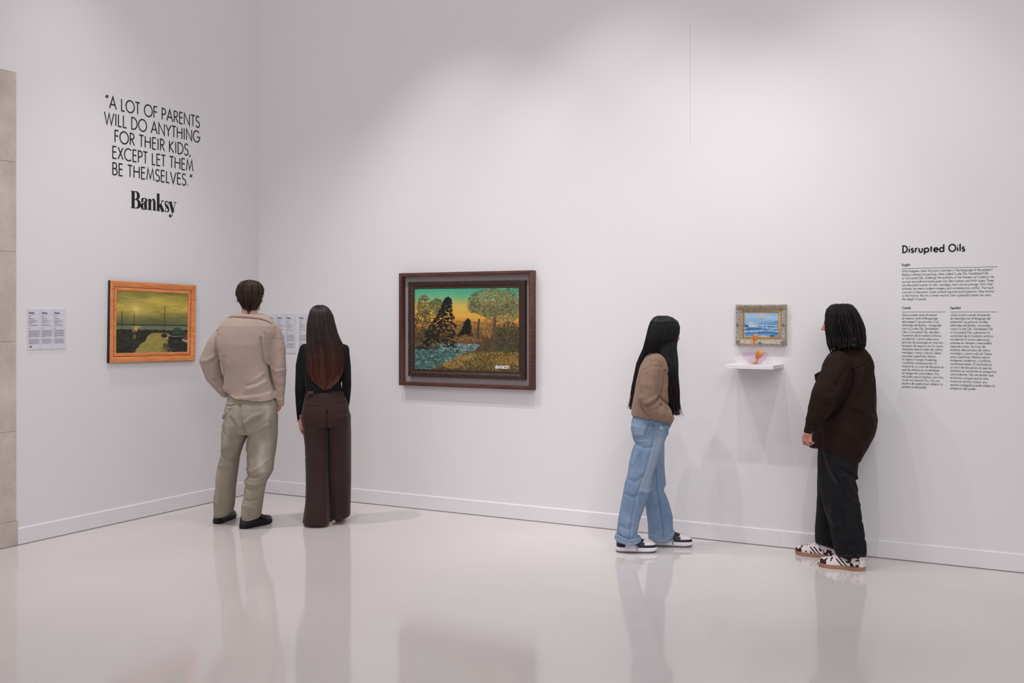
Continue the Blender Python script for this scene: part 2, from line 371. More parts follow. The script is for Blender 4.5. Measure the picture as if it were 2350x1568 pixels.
def vw(pts, thick, thin, mode='v'):
    """contrast: thick where the stroke runs vertically"""
    ws = []
    for i in range(len(pts)):
        a = pts[max(0, i-1)]; b_ = pts[min(len(pts)-1, i+1)]
        l = math.hypot(b_[0]-a[0], b_[1]-a[1]) or 1
        ws.append(thin+(thick-thin)*(abs(b_[1]-a[1])/l)**1.6)
    return ws
def serif_word(q, x, z, cap, y=-0.0012):
    """the fat-faced serif wordmark, drawn letter by letter; returns the right end"""
    TK, TN = 0.225, 0.042
    def st(pts, ws, ox): ribbon(q, pts, ws, lambda a, b_: (x+(ox+a)*cap, y, z+b_*cap))
    def dot(px_, py_, r, ox):
        q.poly([(x+(ox+px_+r*math.cos(t))*cap, y, z+(py_+r*math.sin(t))*cap) for t in np.linspace(0, 2*math.pi, 14)[:-1]])
    X = 0.66
    ox = 0.0                                   # B
    st([(0.17,0),(0.17,1)], TK, ox); st([(0.0,0.985),(0.36,0.985)], TN, ox); st([(0.0,0.015),(0.36,0.015)], TN, ox)
    p = arc(0.34,0.76,0.22,0.225,92,-92,18); st(p, vw(p, TK, TN), ox)
    p = arc(0.36,0.27,0.27,0.255,92,-92,18); st(p, vw(p, TK+0.02, TN), ox)
    st([(0.26,0.53),(0.36,0.53)], TN, ox)
    ox = 0.74                                  # a
    st([(0.36,0.08),(0.36,0.50)], TK-0.02, ox); p = arc(0.27,0.47,0.18,0.185,10,165,12); st(p, vw(p, TK-0.04, TN), ox)
    dot(0.11,0.47,0.085,ox)
    p = arc(0.24,0.17,0.16,0.17,80,330,16); st(p, vw(p, TK-0.02, TN), ox); st([(0.27,0.34),(0.36,0.38)], TN, ox)
    p = [(0.42,0.06),(0.48,0.02),(0.54,0.06)]; st(p, [0.06,0.04,0.03], ox)
    ox = 1.30                                  # n
    st([(0.12,0),(0.12,X)], TK-0.02, ox); st([(0.0,0.015),(0.26,0.015)], TN, ox); st([(0.0,X-0.02),(0.12,X-0.02)], TN, ox)
    p = [(0.2,0.48)]+arc(0.36,0.47,0.11,0.19,150,0,10)+[(0.47,0)]
    st(p, [TN,TN,TN,TN+.01,0.06,0.09,0.12,0.15,0.17,0.18,0.19,0.19,0.19][:len(p)], ox); st([(0.35,0.015),(0.61,0.015)], TN, ox)
    ox = 1.95                                  # k
    st([(0.12,0),(0.12,1.05)], TK-0.02, ox); st([(0.0,0.015),(0.26,0.015)], TN, ox); st([(0.0,1.03),(0.12,1.03)], TN, ox)
    st([(0.2,0.27),(0.46,X-0.02)], TN+0.01, ox); st([(0.34,X-0.02),(0.6,X-0.02)], TN, ox)
    st([(0.26,0.42),(0.50,0.0)], TK, ox); st([(0.36,0.015),(0.64,0.015)], TN, ox)
    ox = 2.55                                  # s
    p = arc(0.2,0.485,0.13,0.165,45,200,10); st(p, vw(p, 0.1, TN), ox)
    st([(0.09,0.45),(0.17,0.36),(0.27,0.27),(0.34,0.18)], [0.09,0.19,0.19,0.09], ox)
    p = arc(0.2,0.17,0.15,0.165,20,-135,10); st(p, vw(p, 0.1, TN), ox)
    st([(0.3,0.46),(0.3,0.64)], [0.07,0.02], ox); st([(0.09,0.02),(0.09,0.2)], [0.02,0.07], ox)
    ox = 2.91                                  # y
    st([(0.1,X-0.02),(0.34,0.02)], TK-0.01, ox); st([(0.0,X-0.02),(0.28,X-0.02)], TN, ox)
    p = [(0.52,X-0.02),(0.33,0.05),(0.24,-0.2),(0.15,-0.28)]; st(p, [TN,TN,TN,TN], ox); st([(0.4,X-0.02),(0.62,X-0.02)], TN, ox)
    dot(0.1,-0.22,0.095,ox)
    return x+(ox+0.62)*cap
WORD_W = 3.53

m_ink = material('black_vinyl_lettering', (26, 23, 25), 0.6, 0.3)
m_ink_grey = material('dark_grey_vinyl_lettering', (58, 55, 58), 0.6, 0.3)
m_print = material('grey_print', (150, 147, 156), 0.8, 0.2)

# quotation on the short wall (local x runs along the wall to the right, local z up)
QY, QZ = on_left(348, 360)
quote = empty('wall_quotation', (0.0, QY, QZ), math.pi/2, 'large black capital-letter quotation with bold signature on the left wall', 'wall text')
lines = [('\u201cA LOT OF PARENTS', 240, 458, (350, 269.5)), ('WILL DO ANYTHING', 239, 458.5, (349, 305.5)),
         ('FOR THEIR KIDS,', 262, 438, (350, 341.5)), ('EXCEPT LET THEM', 257, 443.5, (350, 378.5)), ('BE THEMSELVES.\u201d', 257, 442, (350, 414))]
z0 = on_left(350, 269.5)[1]; z4 = on_left(350, 414)[1]
cap = 0.0905
for i, (s, a, b_, (bx, by)) in enumerate(lines):
    q = MB()
    zz = z0+(z4-z0)*i/4
    sans_fit(q, s, on_left(a, by)[0]-QY, on_left(b_, by)[0]-QY, zz-QZ, cap, 0.112, mint=0.085)
    q.build('text_line', m_ink, quote)
q = MB()
ya, yb = on_left(300, 473)[0]-QY, on_left(405, 480)[0]-QY
serif_word(q, ya, on_left(352, 483)[1]-QZ, (yb-ya)/WORD_W)
q.build('signature', m_ink, quote)

# text panel on the long wall
TX, TZ = on_right(2072, 580)
panel = empty('wall_text', (TX, 0.0, TZ), 0, 'black exhibition text with large heading and two columns on the right wall', 'wall text')
def rx(px, py): return on_right(px, py)[0]-TX
def rz(px, py): return on_right(px, py)[1]-TZ
q = MB(); sans_fit(q, 'Disrupted Oils', rx(2071, 580), rx(2214.5, 580), 0.0, rz(2072, 564.6), 0.205, mint=0.08); q.build('title', m_ink, panel)
X0 = rx(2070, 640); Xr = rx(2288.5, 640); XE = rx(2181, 800); XC = rx(2170, 730)
th = 0.0022
def rule(xa, xb, z):
    q = MB(); q.poly([(xa, -0.0012, z-th/2), (xb, -0.0012, z-th/2), (xb, -0.0012, z+th/2), (xa, -0.0012, z+th/2)]); q.build('rule', m_ink_grey, panel)
capb = 0.0142
q = MB(); sans(q, 'English', X0, rz(2080, 610.5), 0.0155, 0.15, 0.03); q.build('heading', m_ink, panel)
rule(X0, Xr, rz(2070, 616.7))
EN = ["What happens when the past is rewritten in the language of the present?", "Banksy's altered oil paintings, often called Crude Oils, Vandalised Oils,",
      "or Corrupted Oils, challenge the authority of the Western art tradition. He", "sources secondhand landscapes from flea markets and thrift shops. These",
      "are discarded scenes of calm, nostalgia, and cultural prestige. Onto their", "surfaces, he inserts modern imagery and contemporary conflict. The result",
      "is an act of disruption. Quiet symbols become loud questions. They remind", "us that history, like art, is never neutral. Even a peaceful scene can carry", "the weight of power."]
tr = (rx(2278.5, 624)-X0 - capb*sum(G[c][0] for c in EN[0]))/(capb*(len(EN[0])-1))
za, zb = rz(2070, 624.8), rz(2070, 688.9)
q = MB()
for i, s in enumerate(EN): sans(q, s, X0, za+(zb-za)*i/8, capb, 0.105, tr)
q.build('paragraph', m_ink_grey, panel)
CA = ["Qu\u00e8 succeeix quan el passat", "es reescriu amb el llenguatge", "del present? Les pintures a l'oli", "alterades de Banksy, conegudes", "com a Crude Oils, Vandalised",
      "Oils o Corrupted Oils, desafien", "l'autoritat de la tradici\u00f3 art\u00edstica", "occidental. L'artista selecciona", "pintures de paisatges en mercats i", "botigues de segona m\u00e0. Es tracta",
      "d'escenes descartades de calma,", "nost\u00e0lgia i c\u00e0non cultural. Sobre", "aquestes superf\u00edcies, Banksy", "hi insereix imatges modernes", "i conflictes contemporanis. El",
      "resultat \u00e9s un acte de disrupci\u00f3 en", "qu\u00e8 els s\u00edmbols es converteixen", "en preguntes contundents. Ens", "recorden que la hist\u00f2ria, com l'art,", "no \u00e9s mai neutral. Fins i tot una", "escena de quietud pot reflectir la", "pres\u00e8ncia del poder."]
ES = ["\u00bfQu\u00e9 ocurre cuando el pasado", "se reescribe con el lenguaje del", "presente? Las pinturas al \u00f3leo", "alteradas de Banksy, conocidas", "como Crude Oils, Vandalised Oils",
      "o Corrupted Oils, cuestionan la", "autoridad de la tradici\u00f3n art\u00edstica", "occidental. El artista selecciona", "paisajes en tiendas y mercadillos", "segunda mano. Se trata de", "escenas descartadas de calma,",
      "nostalgia y canon cultural. Sobre", "estas superf\u00edcies, Banksy inserta", "im\u00e1genes modernas y conflictos", "contempor\u00e1neos. El resultado es", "un acto de disrupci\u00f3n en que los", "s\u00edmbolos se convierten en preguntas",
      "contundentes. Nos recuerdan que", "la historia, al igual que el arte,", "nunca es neutral. Incluso una", "escena sosegada puede reflejar la", "presencia del poder."]
for head, body, xa, xb, pz in (('Catal\u00e0', CA, X0, XC, 2070), ('Espa\u00f1ol', ES, XE, Xr, 2181)):
    q = MB(); sans(q, head, xa, rz(pz, 709.3), 0.0155, 0.15, 0.03); q.build('heading', m_ink, panel)
    rule(xa, xb, rz(pz, 716.2))
    za, zb = rz(2070, 725.0), rz(2070, 889.8)
    q = MB()
    for i, s in enumerate(body): sans(q, s, xa, za+(zb-za)*i/21, capb, 0.105, tr)
    q.build('paragraph', m_ink_grey, panel)

# printed label boards
m_board = material('label_board', (214, 213, 222), 0.7, 0.3)
def label_board(loc, rz_, wd, ht, cols, headw, label, group=None, number=False, seed=0):
    o = empty('label_board', loc, rz_, label, 'label', group)
    q = MB(); q.box(0, -0.006, -ht, wd, 0.0, 0); q.build('board', m_board, o, bevel=0.0008)
    rn = random.Random(seed); y = -0.0066
    n = len(cols)
    for ci, cx_ in enumerate(cols):
        cw = (cols[1]-cols[0] if n > 1 else wd)*0.86
        q = MB(); serif_word(q, cx_, -ht*0.125, headw/WORD_W, y); q.build('heading', m_ink, o)
        q = MB()
        def row(zf, wf, bold=False):
            x = cx_; end = cx_+cw*wf
            while x < end:
                l = min(rn.uniform(0.006, 0.022), end-x)
                h = 0.0032 if not bold else 0.005
                q.poly([(x, y, -ht*zf-h/2), (x+l, y, -ht*zf-h/2), (x+l, y, -ht*zf+h/2), (x, y, -ht*zf+h/2)]); x += l+0.0024
        for zf, wf in ((0.18,.36),(0.20,.15),(0.235,.37),(0.255,.5),(0.29,.83),(0.312,.5),(0.335,.8),(0.357,.33),(0.393,.72),(0.413,.84)): row(zf, wf)
        zf = 0.53+0.01*rn.random()
        q.build('print', m_print, o); q = MB()
        for k in range(9): row(zf, rn.uniform(.86, 1.0) if k < 8 else .2); zf += 0.0215
        q.build('print', m_print, o); q = MB()
        zf += 0.024
        for k in range(6): row(zf, rn.uniform(.8, 1.0)); zf += 0.0215
        q.build('print', m_print, o)
        q = MB(); q.poly([(cx_, y, -ht*0.488), (cx_+cw*.16, y, -ht*0.488), (cx_+cw*.16, y, -ht*0.478), (cx_, y, -ht*0.478)])
        q.build('subheading', m_ink, o)
        q = MB()
        if ci == 0 and number:
            q.poly([(cx_+.006, y, -ht*0.945), (cx_+.024, y, -ht*0.945), (cx_+.024, y, -ht*0.915), (cx_+.006, y, -ht*0.915)])
            q.build('page_mark', m_ink_grey, o)
        for zf in (0.143, 0.45):
            q = MB(); q.poly([(cx_, y, -ht*zf-.0004), (cx_+cw, y, -ht*zf-.0004), (cx_+cw, y, -ht*zf+.0004), (cx_, y, -ht*zf+.0004)]); q.build('rule', m_print, o)
        if ci > 0:
            q = MB(); xx = cx_-0.012; q.poly([(xx-.0007, y, -ht*.98), (xx+.0007, y, -ht*.98), (xx+.0007, y, -ht*.02), (xx-.0007, y, -ht*.02)])
            q.build('rule', m_print, o)
    return o
ya, za = on_left(63.7, 708.5, 0.006); yb, zb = on_left(151.5, 801.0, 0.006)
zb = on_left(64, 803, 0.006)[1]
label_board((0, ya, za), math.pi/2, yb-ya, za-zb, [on_left(p, 750, 0.006)[0]-ya for p in (66, 95.8, 124.6)], on_left(80, 750)[0]-on_left(66, 750)[0],
            'white three-column label sheet left of the orange-framed painting', number=True, seed=3)
xa, za = on_right(614, 720.3, 0.006); xb, zb = on_right(678.4, 811.3, 0.006)
label_board((xa, 0, za), 0, xb-xa, za-zb, [on_right(p, 750, 0.006)[0]-xa for p in (616.8, 637.2, 658)], on_right(626.3, 750)[0]-on_right(616.8, 750)[0],
            'white three-column label sheet half hidden by the man in the beige sweater', seed=5)
xa, za = on_right(684.5, 720.3, 0.006); xb, zb = on_right(748, 811.9, 0.006)
label_board((xa, 0, za), 0, xb-xa, za-zb, [on_right(p, 750, 0.006)[0]-xa for p in (687.2, 707.6, 728)], on_right(697, 750)[0]-on_right(687.2, 750)[0],
            'white label sheet mostly hidden by the long-haired woman in black', seed=8)

# ------------------------------------------------------------------ a small painter for the canvases
class Canvas:
    def __init__(s, W, H, seed):
        s.W, s.H = W, H; s.a = np.zeros((H, W, 3)); s.r = np.random.default_rng(seed)
        s.Y, s.X = np.mgrid[0:H, 0:W]; s.u = (s.X+0.5)/W; s.v = (s.Y+0.5)/H
    def grad(s, stops):
        ys = [p for p, c in stops]
        for k in range(3): s.a[:, :, k] = np.interp(s.v, ys, [c[k] for p, c in stops])
    def dab(s, u, v, ru, rv, ang, col, al=1.0, soft=0.35):
        cx, cy = u*s.W, v*s.H; a, b_ = max(ru*s.W, .5), max(rv*s.W, .5); R = int(max(a, b_)*1.3+2)
        x0, x1, y0, y1 = max(0, int(cx-R)), min(s.W, int(cx+R+1)), max(0, int(cy-R)), min(s.H, int(cy+R+1))
        if x0 >= x1 or y0 >= y1: return
        X = s.X[y0:y1, x0:x1]+.5-cx; Y = s.Y[y0:y1, x0:x1]+.5-cy
        c, n = math.cos(ang), math.sin(ang)
        d = np.sqrt(((X*c+Y*n)/a)**2+((-X*n+Y*c)/b_)**2)
        m = np.clip((1-d)/soft, 0, 1)*al
        s.a[y0:y1, x0:x1] += (np.array(col, float)-s.a[y0:y1, x0:x1])*m[..., None]
    def fill(s, mask, col, al=1.0):
        m = np.clip(mask, 0, 1)*al
        s.a += (np.array(col, float)-s.a)*m[..., None]
    def line(s, pts, wd, col, al=1.0):
        for (u0, v0), (u1, v1) in zip(pts[:-1], pts[1:]):
            n = int(max(abs(u1-u0)*s.W, abs(v1-v0)*s.H)*1.5)+2
            for t in np.linspace(0, 1, n): s.dab(u0+(u1-u0)*t, v0+(v1-v0)*t, wd, wd, 0, col, al, 0.5)
    def noise(s, fx, fy, oct_=4):
        out = np.zeros((s.H, s.W)); amp = 1; tot = 0
        for o in range(oct_):
            nx, ny = int(fx*2**o)+2, int(fy*2**o)+2
            g = s.r.random((ny+1, nx+1)); x = s.u*(nx-1); y = s.v*(ny-1)
            xi, yi = x.astype(int), y.astype(int); fx_, fy_ = x-xi, y-yi
            fx_ = fx_*fx_*(3-2*fx_); fy_ = fy_*fy_*(3-2*fy_)
            v = (g[yi, xi]*(1-fx_)+g[yi, xi+1]*fx_)*(1-fy_)+(g[yi+1, xi]*(1-fx_)+g[yi+1, xi+1]*fx_)*fy_
            out += amp*v; tot += amp; amp *= .55
        return out/tot
    def picture(s, name, w_, h_, parent, y=-0.002, mat=None):
        """canvas of w_ x h_ metres centred on the parent's origin, facing local -y"""
        a = np.clip(s.a + s.r.normal(0, 3, s.a.shape), 0, 255)
        xs_ = np.linspace(-w_/2, w_/2, s.W); zs = np.linspace(h_/2, -h_/2, s.H)
        V = np.zeros((s.H, s.W, 3)); V[:, :, 0] = xs_[None, :]; V[:, :, 2] = zs[:, None]; V[:, :, 1] = y
        i = np.arange(s.H*s.W).reshape(s.H, s.W)
        Q = np.stack([i[1:, :-1], i[1:, 1:], i[:-1, 1:], i[:-1, :-1]], -1).reshape(-1, 4)
        return np_mesh(name, V.reshape(-1, 3), Q, mat, parent, lin(a.reshape(-1, 3)), smooth=False)

m_canvas = material('oil_on_canvas', rough=0.45, spec=0.4, attr=True, bump=0.15, bscale=500)

def frame(name, prof, w_, h_, mat, parent, wob=0.0, seg=1, seed=0):
    """mitred frame round an opening w_ x h_; prof = (outward offset, height off the wall) from inside to outside"""
    P = np.array(prof, float); n = len(P); rng = np.random.default_rng(seed)
    cs = [(-1, -1), (1, -1), (1, 1), (-1, 1)]
    rings = []
    for k in range(4):
        for t in np.arange(seg)/seg:
            (a, b_), (c, d) = cs[k], cs[(k+1) % 4]
            ring = []
            for j, (o, h) in enumerate(P):
                p0 = np.array([a*(w_/2+o), b_*(h_/2+o)]); p1 = np.array([c*(w_/2+o), d*(h_/2+o)])
                p = p0+(p1-p0)*t
                ring.append((p[0], -h, p[1]))
            rings.append(ring)
    V = np.array(rings)                      # rings x n x 3
    if wob:
        m = len(V)
        for j in range(1, n-1):
            ph = rng.random(m)
            dv = (np.sin(np.arange(m)*1.9+j)*.5+ (ph-.5)*1.4)*wob
            V[:, j, 1] -= dv
            ctr = V[:, j, [0, 2]]; l = np.linalg.norm(ctr, axis=1, keepdims=True)
            V[:, j, [0, 2]] += ctr/l*(dv*0.6)[:, None]
    m = len(V); idx = np.arange(m*n).reshape(m, n); nx_ = np.roll(idx, -1, 0)
    Q = np.stack([idx[:, :-1], nx_[:, :-1], nx_[:, 1:], idx[:, 1:]], -1).reshape(-1, 4)
    return np_mesh(name, V.reshape(-1, 3), Q, mat, parent, smooth=False)

def wood(name, c0, c1, rough=0.45, sc=(2, 30, 30), bump=0.2, spec=0.4):
    m = bpy.data.materials.new(name); m.use_nodes = True; nt = m.node_tree; b = nt.nodes['Principled BSDF']
    b.inputs['Roughness'].default_value = rough; b.inputs['Specular IOR Level'].default_value = spec
    tc = nt.nodes.new('ShaderNodeTexCoord'); mp = nt.nodes.new('ShaderNodeMapping'); mp.inputs['Scale'].default_value = sc
    n = nt.nodes.new('ShaderNodeTexNoise'); n.inputs['Scale'].default_value = 3; n.inputs['Detail'].default_value = 8
    cr = nt.nodes.new('ShaderNodeValToRGB'); cr.color_ramp.elements[0].position = 0.35; cr.color_ramp.elements[1].position = 0.68
    cr.color_ramp.elements[0].color = rgba(c0); cr.color_ramp.elements[1].color = rgba(c1)
    nt.links.new(tc.outputs['Object'], mp.inputs['Vector']); nt.links.new(mp.outputs['Vector'], n.inputs['Vector'])
    nt.links.new(n.outputs['Fac'], cr.inputs['Fac']); nt.links.new(cr.outputs['Color'], b.inputs['Base Color'])
    bp = nt.nodes.new('ShaderNodeBump'); bp.inputs['Strength'].default_value = bump; bp.inputs['Distance'].default_value = 0.002
    nt.links.new(n.outputs['Fac'], bp.inputs['Height']); nt.links.new(bp.outputs['Normal'], b.inputs['Normal'])
    return m

# ---- painting in the orange frame (harbour at sunset)
t = 0.03
pts = [on_left(*p, t) for p in ((252.6, 644.1), (451, 654.7), (447.7, 827.1), (253.2, 833.6))]
yc = sum(p[0] for p in pts)/4; zc = sum(p[1] for p in pts)/4
PW = (pts[1][0]-pts[0][0]+pts[2][0]-pts[3][0])/2; PH = (pts[0][1]-pts[3][1]+pts[1][1]-pts[2][1])/2
pa = empty('painting', (0, yc, zc), math.pi/2, 'harbour sunset painting in a bright orange wooden frame on the left wall', 'painting')
pa.rotation_euler = (0.0, math.radians(1.1), math.pi/2)
FWD = PW*0.083
c = Canvas(270, 220, 11)
c.grad([(0, (150, 138, 62)), (.18, (190, 170, 74)), (.3, (196, 172, 78)), (.42, (128, 120, 66)), (.52, (98, 100, 62)), (.55, (96, 104, 78)), (.6, (120, 120, 80)), (1, (140, 128, 66))])
n = c.noise(3, 7); c.a *= (0.82+0.36*n)[..., None]
for _ in range(60):
    u, v = c.r.random(), c.r.random()*.42; c.dab(u, v, .06+.12*c.r.random(), .012+.012*c.r.random(), .15*c.r.normal(), (104, 96, 50) if c.r.random() < .5 else (206, 186, 96), .28, .9)
for v_, al in ((.05, .22), (.10, .18)):
    for k_ in range(26): c.dab(.04+.5*k_/26, v_+.05-.07*(k_/26)**1.5+.006*c.r.normal(), .035, .006, -.12, (124, 150, 142), al, .9)
for r_, al in ((.22, .25), (.13, .35), (.06, .7)): c.dab(.26, .29, r_, r_*.9, 0, (244, 222, 120), al, 1.0)
c.dab(.27, .36, .03, .02, 0, (236, 190, 80), .7, 1)
c.fill((c.v > .535) & (c.v < .56), (52, 62, 52), .9)
c.fill((c.v > .56) & (c.v < .615), (110, 122, 96), .8)
c.dab(.27, .58, .09, .02, 0, (240, 196, 90), .8, .9)
# dark mud banks and the channel between them
nz = c.noise(14, 8)-.5
c.fill((c.v > .625+.05*nz), (40, 40, 30), .95)
chan = np.interp(c.v, [.66, .72, .80, .9, 1.0], [.52, .44, .36, .28, .22])+.16*nz
chr_ = np.interp(c.v, [.66, .72, .80, .9, 1.0], [.66, .74, .70, .72, .80])+.10*nz
wat = (c.v > .675) & (c.u > chan) & (c.u < chr_)
c.fill(wat, (166, 150, 76), .95)
for _ in range(700):
    u, v = c.r.random(), .63+.37*c.r.random(); iy, ix = min(int(v*c.H), c.H-1), min(int(u*c.W), c.W-1)
    if wat[iy, ix]: c.dab(u, v, .02+.04*c.r.random(), .004, 0, (206, 184, 96) if c.r.random() < .55 else (104, 100, 60), .4, .7)
    else: c.dab(u, v, .015+.03*c.r.random(), .004+.006*c.r.random(), .25*c.r.normal(), (22, 24, 18) if c.r.random() < .72 else (88, 84, 52), .55, .6)
for _ in range(40): c.dab(.255+.012*c.r.normal(), .60+.05*c.r.random(), .02, .004, 0, (240, 196, 92), .6, .7)
for _ in range(26): c.dab(.235+.04*(c.r.random()-.3), .70+.07*c.r.random(), .012, .005, 1.2, (206, 164, 74), .5, .7)
for (bu, bv, mh) in ((.075, .62, .30), (.235, .64, .28), (.66, .70, .48)):
    c.line([(bu, bv), (bu, bv-mh)], .0042, (40, 34, 26)); c.line([(bu-.045, bv), (bu, bv-mh*.95)], .0018, (60, 56, 40), .45); c.line([(bu+.045, bv), (bu, bv-mh*.95)], .0018, (60, 56, 40), .45)
c.dab(.235, .665, .038, .034, 0, (52, 50, 42)); c.dab(.235, .63, .026, .016, 0, (150, 146, 128), .8); c.dab(.235, .66, .03, .012, 0, (120, 116, 100), .7)
c.dab(.655, .72, .05, .035, 0, (30, 29, 26)); c.dab(.65, .69, .02, .014, 0, (70, 66, 54), .8)
for i in range(24): c.dab(.80+.10*i/24, .665-.03*math.sin(i/24*3.1), .035, .05, -.3, (44, 66, 48) if i % 3 else (62, 88, 62), .8, .5)
c.dab(.83, .755, .13, .04, .08, (24, 26, 26), .95, .3); c.line([(.71, .715), (.80, .735), (.93, .73)], .006, (120, 156, 136), .85)
for i in range(10): c.dab(.955+.005*i, .72+.006*i, .018, .05, 0, (104, 92, 66) if i % 2 else (64, 54, 40), .85, .4)
c.line([(.925, .785), (1.0, .82)], .012, (186, 180, 158), .9); c.line([(.93, .81), (1.0, .85)], .008, (120, 118, 100), .8)
for _ in range(260):
    u = .60+.4*c.r.random(); v = .84+.16*c.r.random()
    if u > .62+.3*(1-v): c.dab(u, v, .03, .007, .05, (22, 24, 22) if c.r.random() < .8 else (70, 72, 52), .5, .7)
pic = c.picture('canvas', PW-2*FWD, PH-2*FWD, pa, -0.012, m_canvas)
m_orange = wood('orange_stained_wood', (214, 128, 70), (236, 154, 96), 0.5, (3, 20, 20), 0.12)
fr = frame('frame', [(0, .010), (0, .014), (.003, .017), (FWD*.28, .019), (FWD*.34, .0165), (FWD*.40, .0165), (FWD*.46, .022), (FWD*.7, .026), (FWD*.92, t), (FWD, t-.001), (FWD, t-.004)], PW-2*FWD, PH-2*FWD, m_orange, pa)
groove = frame('frame_groove', [(FWD*.335, .0172), (FWD*.405, .0172)], PW-2*FWD, PH-2*FWD, wood('dark_red_groove', (120, 56, 30), (170, 88, 50)), fr)
groove['label'] = 'dark red-brown line in the frame'
side = frame('frame_side', [(FWD+.0005, t-.002), (FWD+.0005, 0.0)], PW-2*FWD, PH-2*FWD, material('black_edge_paint', (30, 25, 24), 0.5), pa)
side['label'] = 'black painted side edge'

# ---- painting in the deep walnut box frame (woodland river at dusk)
t = 0.07
pts = [on_right(*p, t) for p in ((915.2, 626.9), (1220.5, 620.7), (1220.5, 896.5), (916, 883.9))]
xc = (pts[0][0]+pts[1][0])/2; zc = sum(p[1] for p in pts)/4
PW = pts[1][0]-pts[0][0]; PH = (pts[0][1]-pts[3][1]+pts[1][1]-pts[2][1])/2
pb = empty('painting', (xc, 0, zc), 0, 'large woodland river painting in a dark walnut box frame on the right wall', 'painting')
bw = PW*0.0215
m_walnut = wood('walnut', (70, 42, 36), (98, 60, 51), 0.45, (3, 26, 26))
frame('box_frame', [(-.001, .012), (-.001, t-.001), (0, t), (bw-.001, t), (bw, t-.001), (bw, 0)], PW-2*bw, PH-2*bw, m_walnut, pb)
q = MB(); q.box(-PW/2+bw*.5, -.014, -PH/2+bw*.5, PW/2-bw*.5, -.002, PH/2-bw*.5)
q.build('backing_board', material('grey_linen', (172, 160, 163), 0.9, 0.1, bump=0.3, bscale=700, var=0.05, vscale=300), pb)
# inner frame on the backing board
ins = [on_right(*p, 0.045) for p in ((937, 646.5), (1205, 643.5), (1205, 873), (937, 862))]
IW = ins[1][0]-ins[0][0]; IH = (ins[0][1]-ins[3][1]+ins[1][1]-ins[2][1])/2
icx = (ins[0][0]+ins[1][0])/2-xc; icz = sum(p[1] for p in ins)/4-zc
cv = [on_right(*p, 0.04) for p in ((952.5, 660.8), (1190.5, 659), (1190.5, 859), (952.5, 850))]
CW = cv[1][0]-cv[0][0]; CH = (cv[0][1]-cv[3][1]+cv[1][1]-cv[2][1])/2
fw_ = (IW-CW)/2
m_dark = wood('worn_dark_gilt_wood', (26, 18, 15), (74, 48, 38), 0.4, (20, 60, 60), 0.5, 0.5)
inner = frame('inner_frame', [(0, .036), (.004, .040), (.008, .037), (fw_*.35, .040), (fw_*.5, .046), (fw_*.7, .050), (fw_*.85, .046), (fw_*.92, .050), (fw_, .046), (fw_, .013)], CW, IH-2*fw_, m_dark, pb, wob=0.0018, seg=60, seed=4)
inner.location = (icx, 0, icz)
CH = IH-2*fw_
c = Canvas(340, 275, 21)
c.grad([(0, (64, 160, 130)), (.10, (104, 172, 128)), (.2, (196, 170, 84)), (.34, (222, 166, 66)), (.45, (190, 128, 60)), (.55, (110, 82, 44)), (.62, (100, 72, 44)), (1, (64, 58, 32))])
c.a *= (0.9+0.2*c.noise(4, 4))[..., None]
def foliage(u, v, ru, rv, n_, cols, ln=.016):
    for _ in range(n_):
        a_ = c.r.random()*6.28; r_ = math.sqrt(c.r.random()); x = u+ru*r_*math.cos(a_); y = v+rv*r_*math.sin(a_)
        c.dab(x, y, ln*(.6+.8*c.r.random()), ln*.35, .5+.7*c.r.normal(), cols[c.r.integers(len(cols))], .75, .6)
far = [(120, 92, 48), (96, 76, 40), (150, 108, 56), (80, 70, 40)]
foliage(.50, .50, .32, .10, 500, far)
c.fill(np.clip((c.v-.40)*8, 0, 1)*np.clip((c.u-.62)*8, 0, 1), (58, 50, 32), .6)
dk = [(30, 38, 28), (44, 52, 34), (60, 66, 40), (84, 84, 50), (24, 28, 22)]
foliage(.08, .48, .12, .20, 420, dk); foliage(.10, .22, .07, .14, 300, [(70, 78, 48), (110, 96, 60), (52, 66, 44), (140, 112, 70)])
foliage(.22, .22, .06, .10, 200, [(70, 84, 50), (104, 104, 62), (56, 80, 58)])
foliage(.9, .62, .14, .22, 500, dk)
gr = [(54, 66, 44), (78, 92, 58), (104, 112, 70), (134, 124, 78), (40, 52, 38), (150, 120, 74), (96, 118, 92)]
foliage(.74, .18, .22, .17, 1500, gr, .013); foliage(.84, .28, .18, .14, 1300, gr, .012); foliage(.60, .24, .08, .07, 300, gr, .011); foliage(.94, .14, .1, .16, 600, gr, .012)
foliage(.78, .12, .16, .10, 350, [(170, 146, 92), (150, 160, 116), (186, 130, 76)], .009)
foliage(.72, .48, .07, .12, 200, [(176, 124, 58), (150, 110, 54), (120, 96, 52)])
def trunk(pts, w0, w1, cl, cd_):
    n_ = 60
    for i in range(n_+1):
        s_ = i/n_; k = s_*(len(pts)-1); j = min(int(k), len(pts)-2); f_ = k-j
        u = pts[j][0]*(1-f_)+pts[j+1][0]*f_; v = pts[j][1]*(1-f_)+pts[j+1][1]*f_; w_ = w0+(w1-w0)*s_
        c.dab(u, v, w_, w_, 0, cd_, .9, .3); c.dab(u-w_*.3, v, w_*.55, w_*.6, 0, cl, .6, .7)
trunk([(.63, .38), (.615, .55), (.625, .76)], .010, .016, (120, 98, 70), (64, 52, 40))
trunk([(.775, .36), (.775, .58), (.755, .82)], .015, .024, (158, 134, 96), (84, 66, 46))
trunk([(.90, .42), (.895, .6), (.87, .80)], .012, .021, (150, 140, 98), (74, 66, 46))
trunk([(.08, .44), (.10, .62)], .007, .010, (150, 128, 90), (80, 66, 48)); trunk([(.22, .52), (.22, .70)], .006, .009, (170, 150, 110), (90, 76, 56))
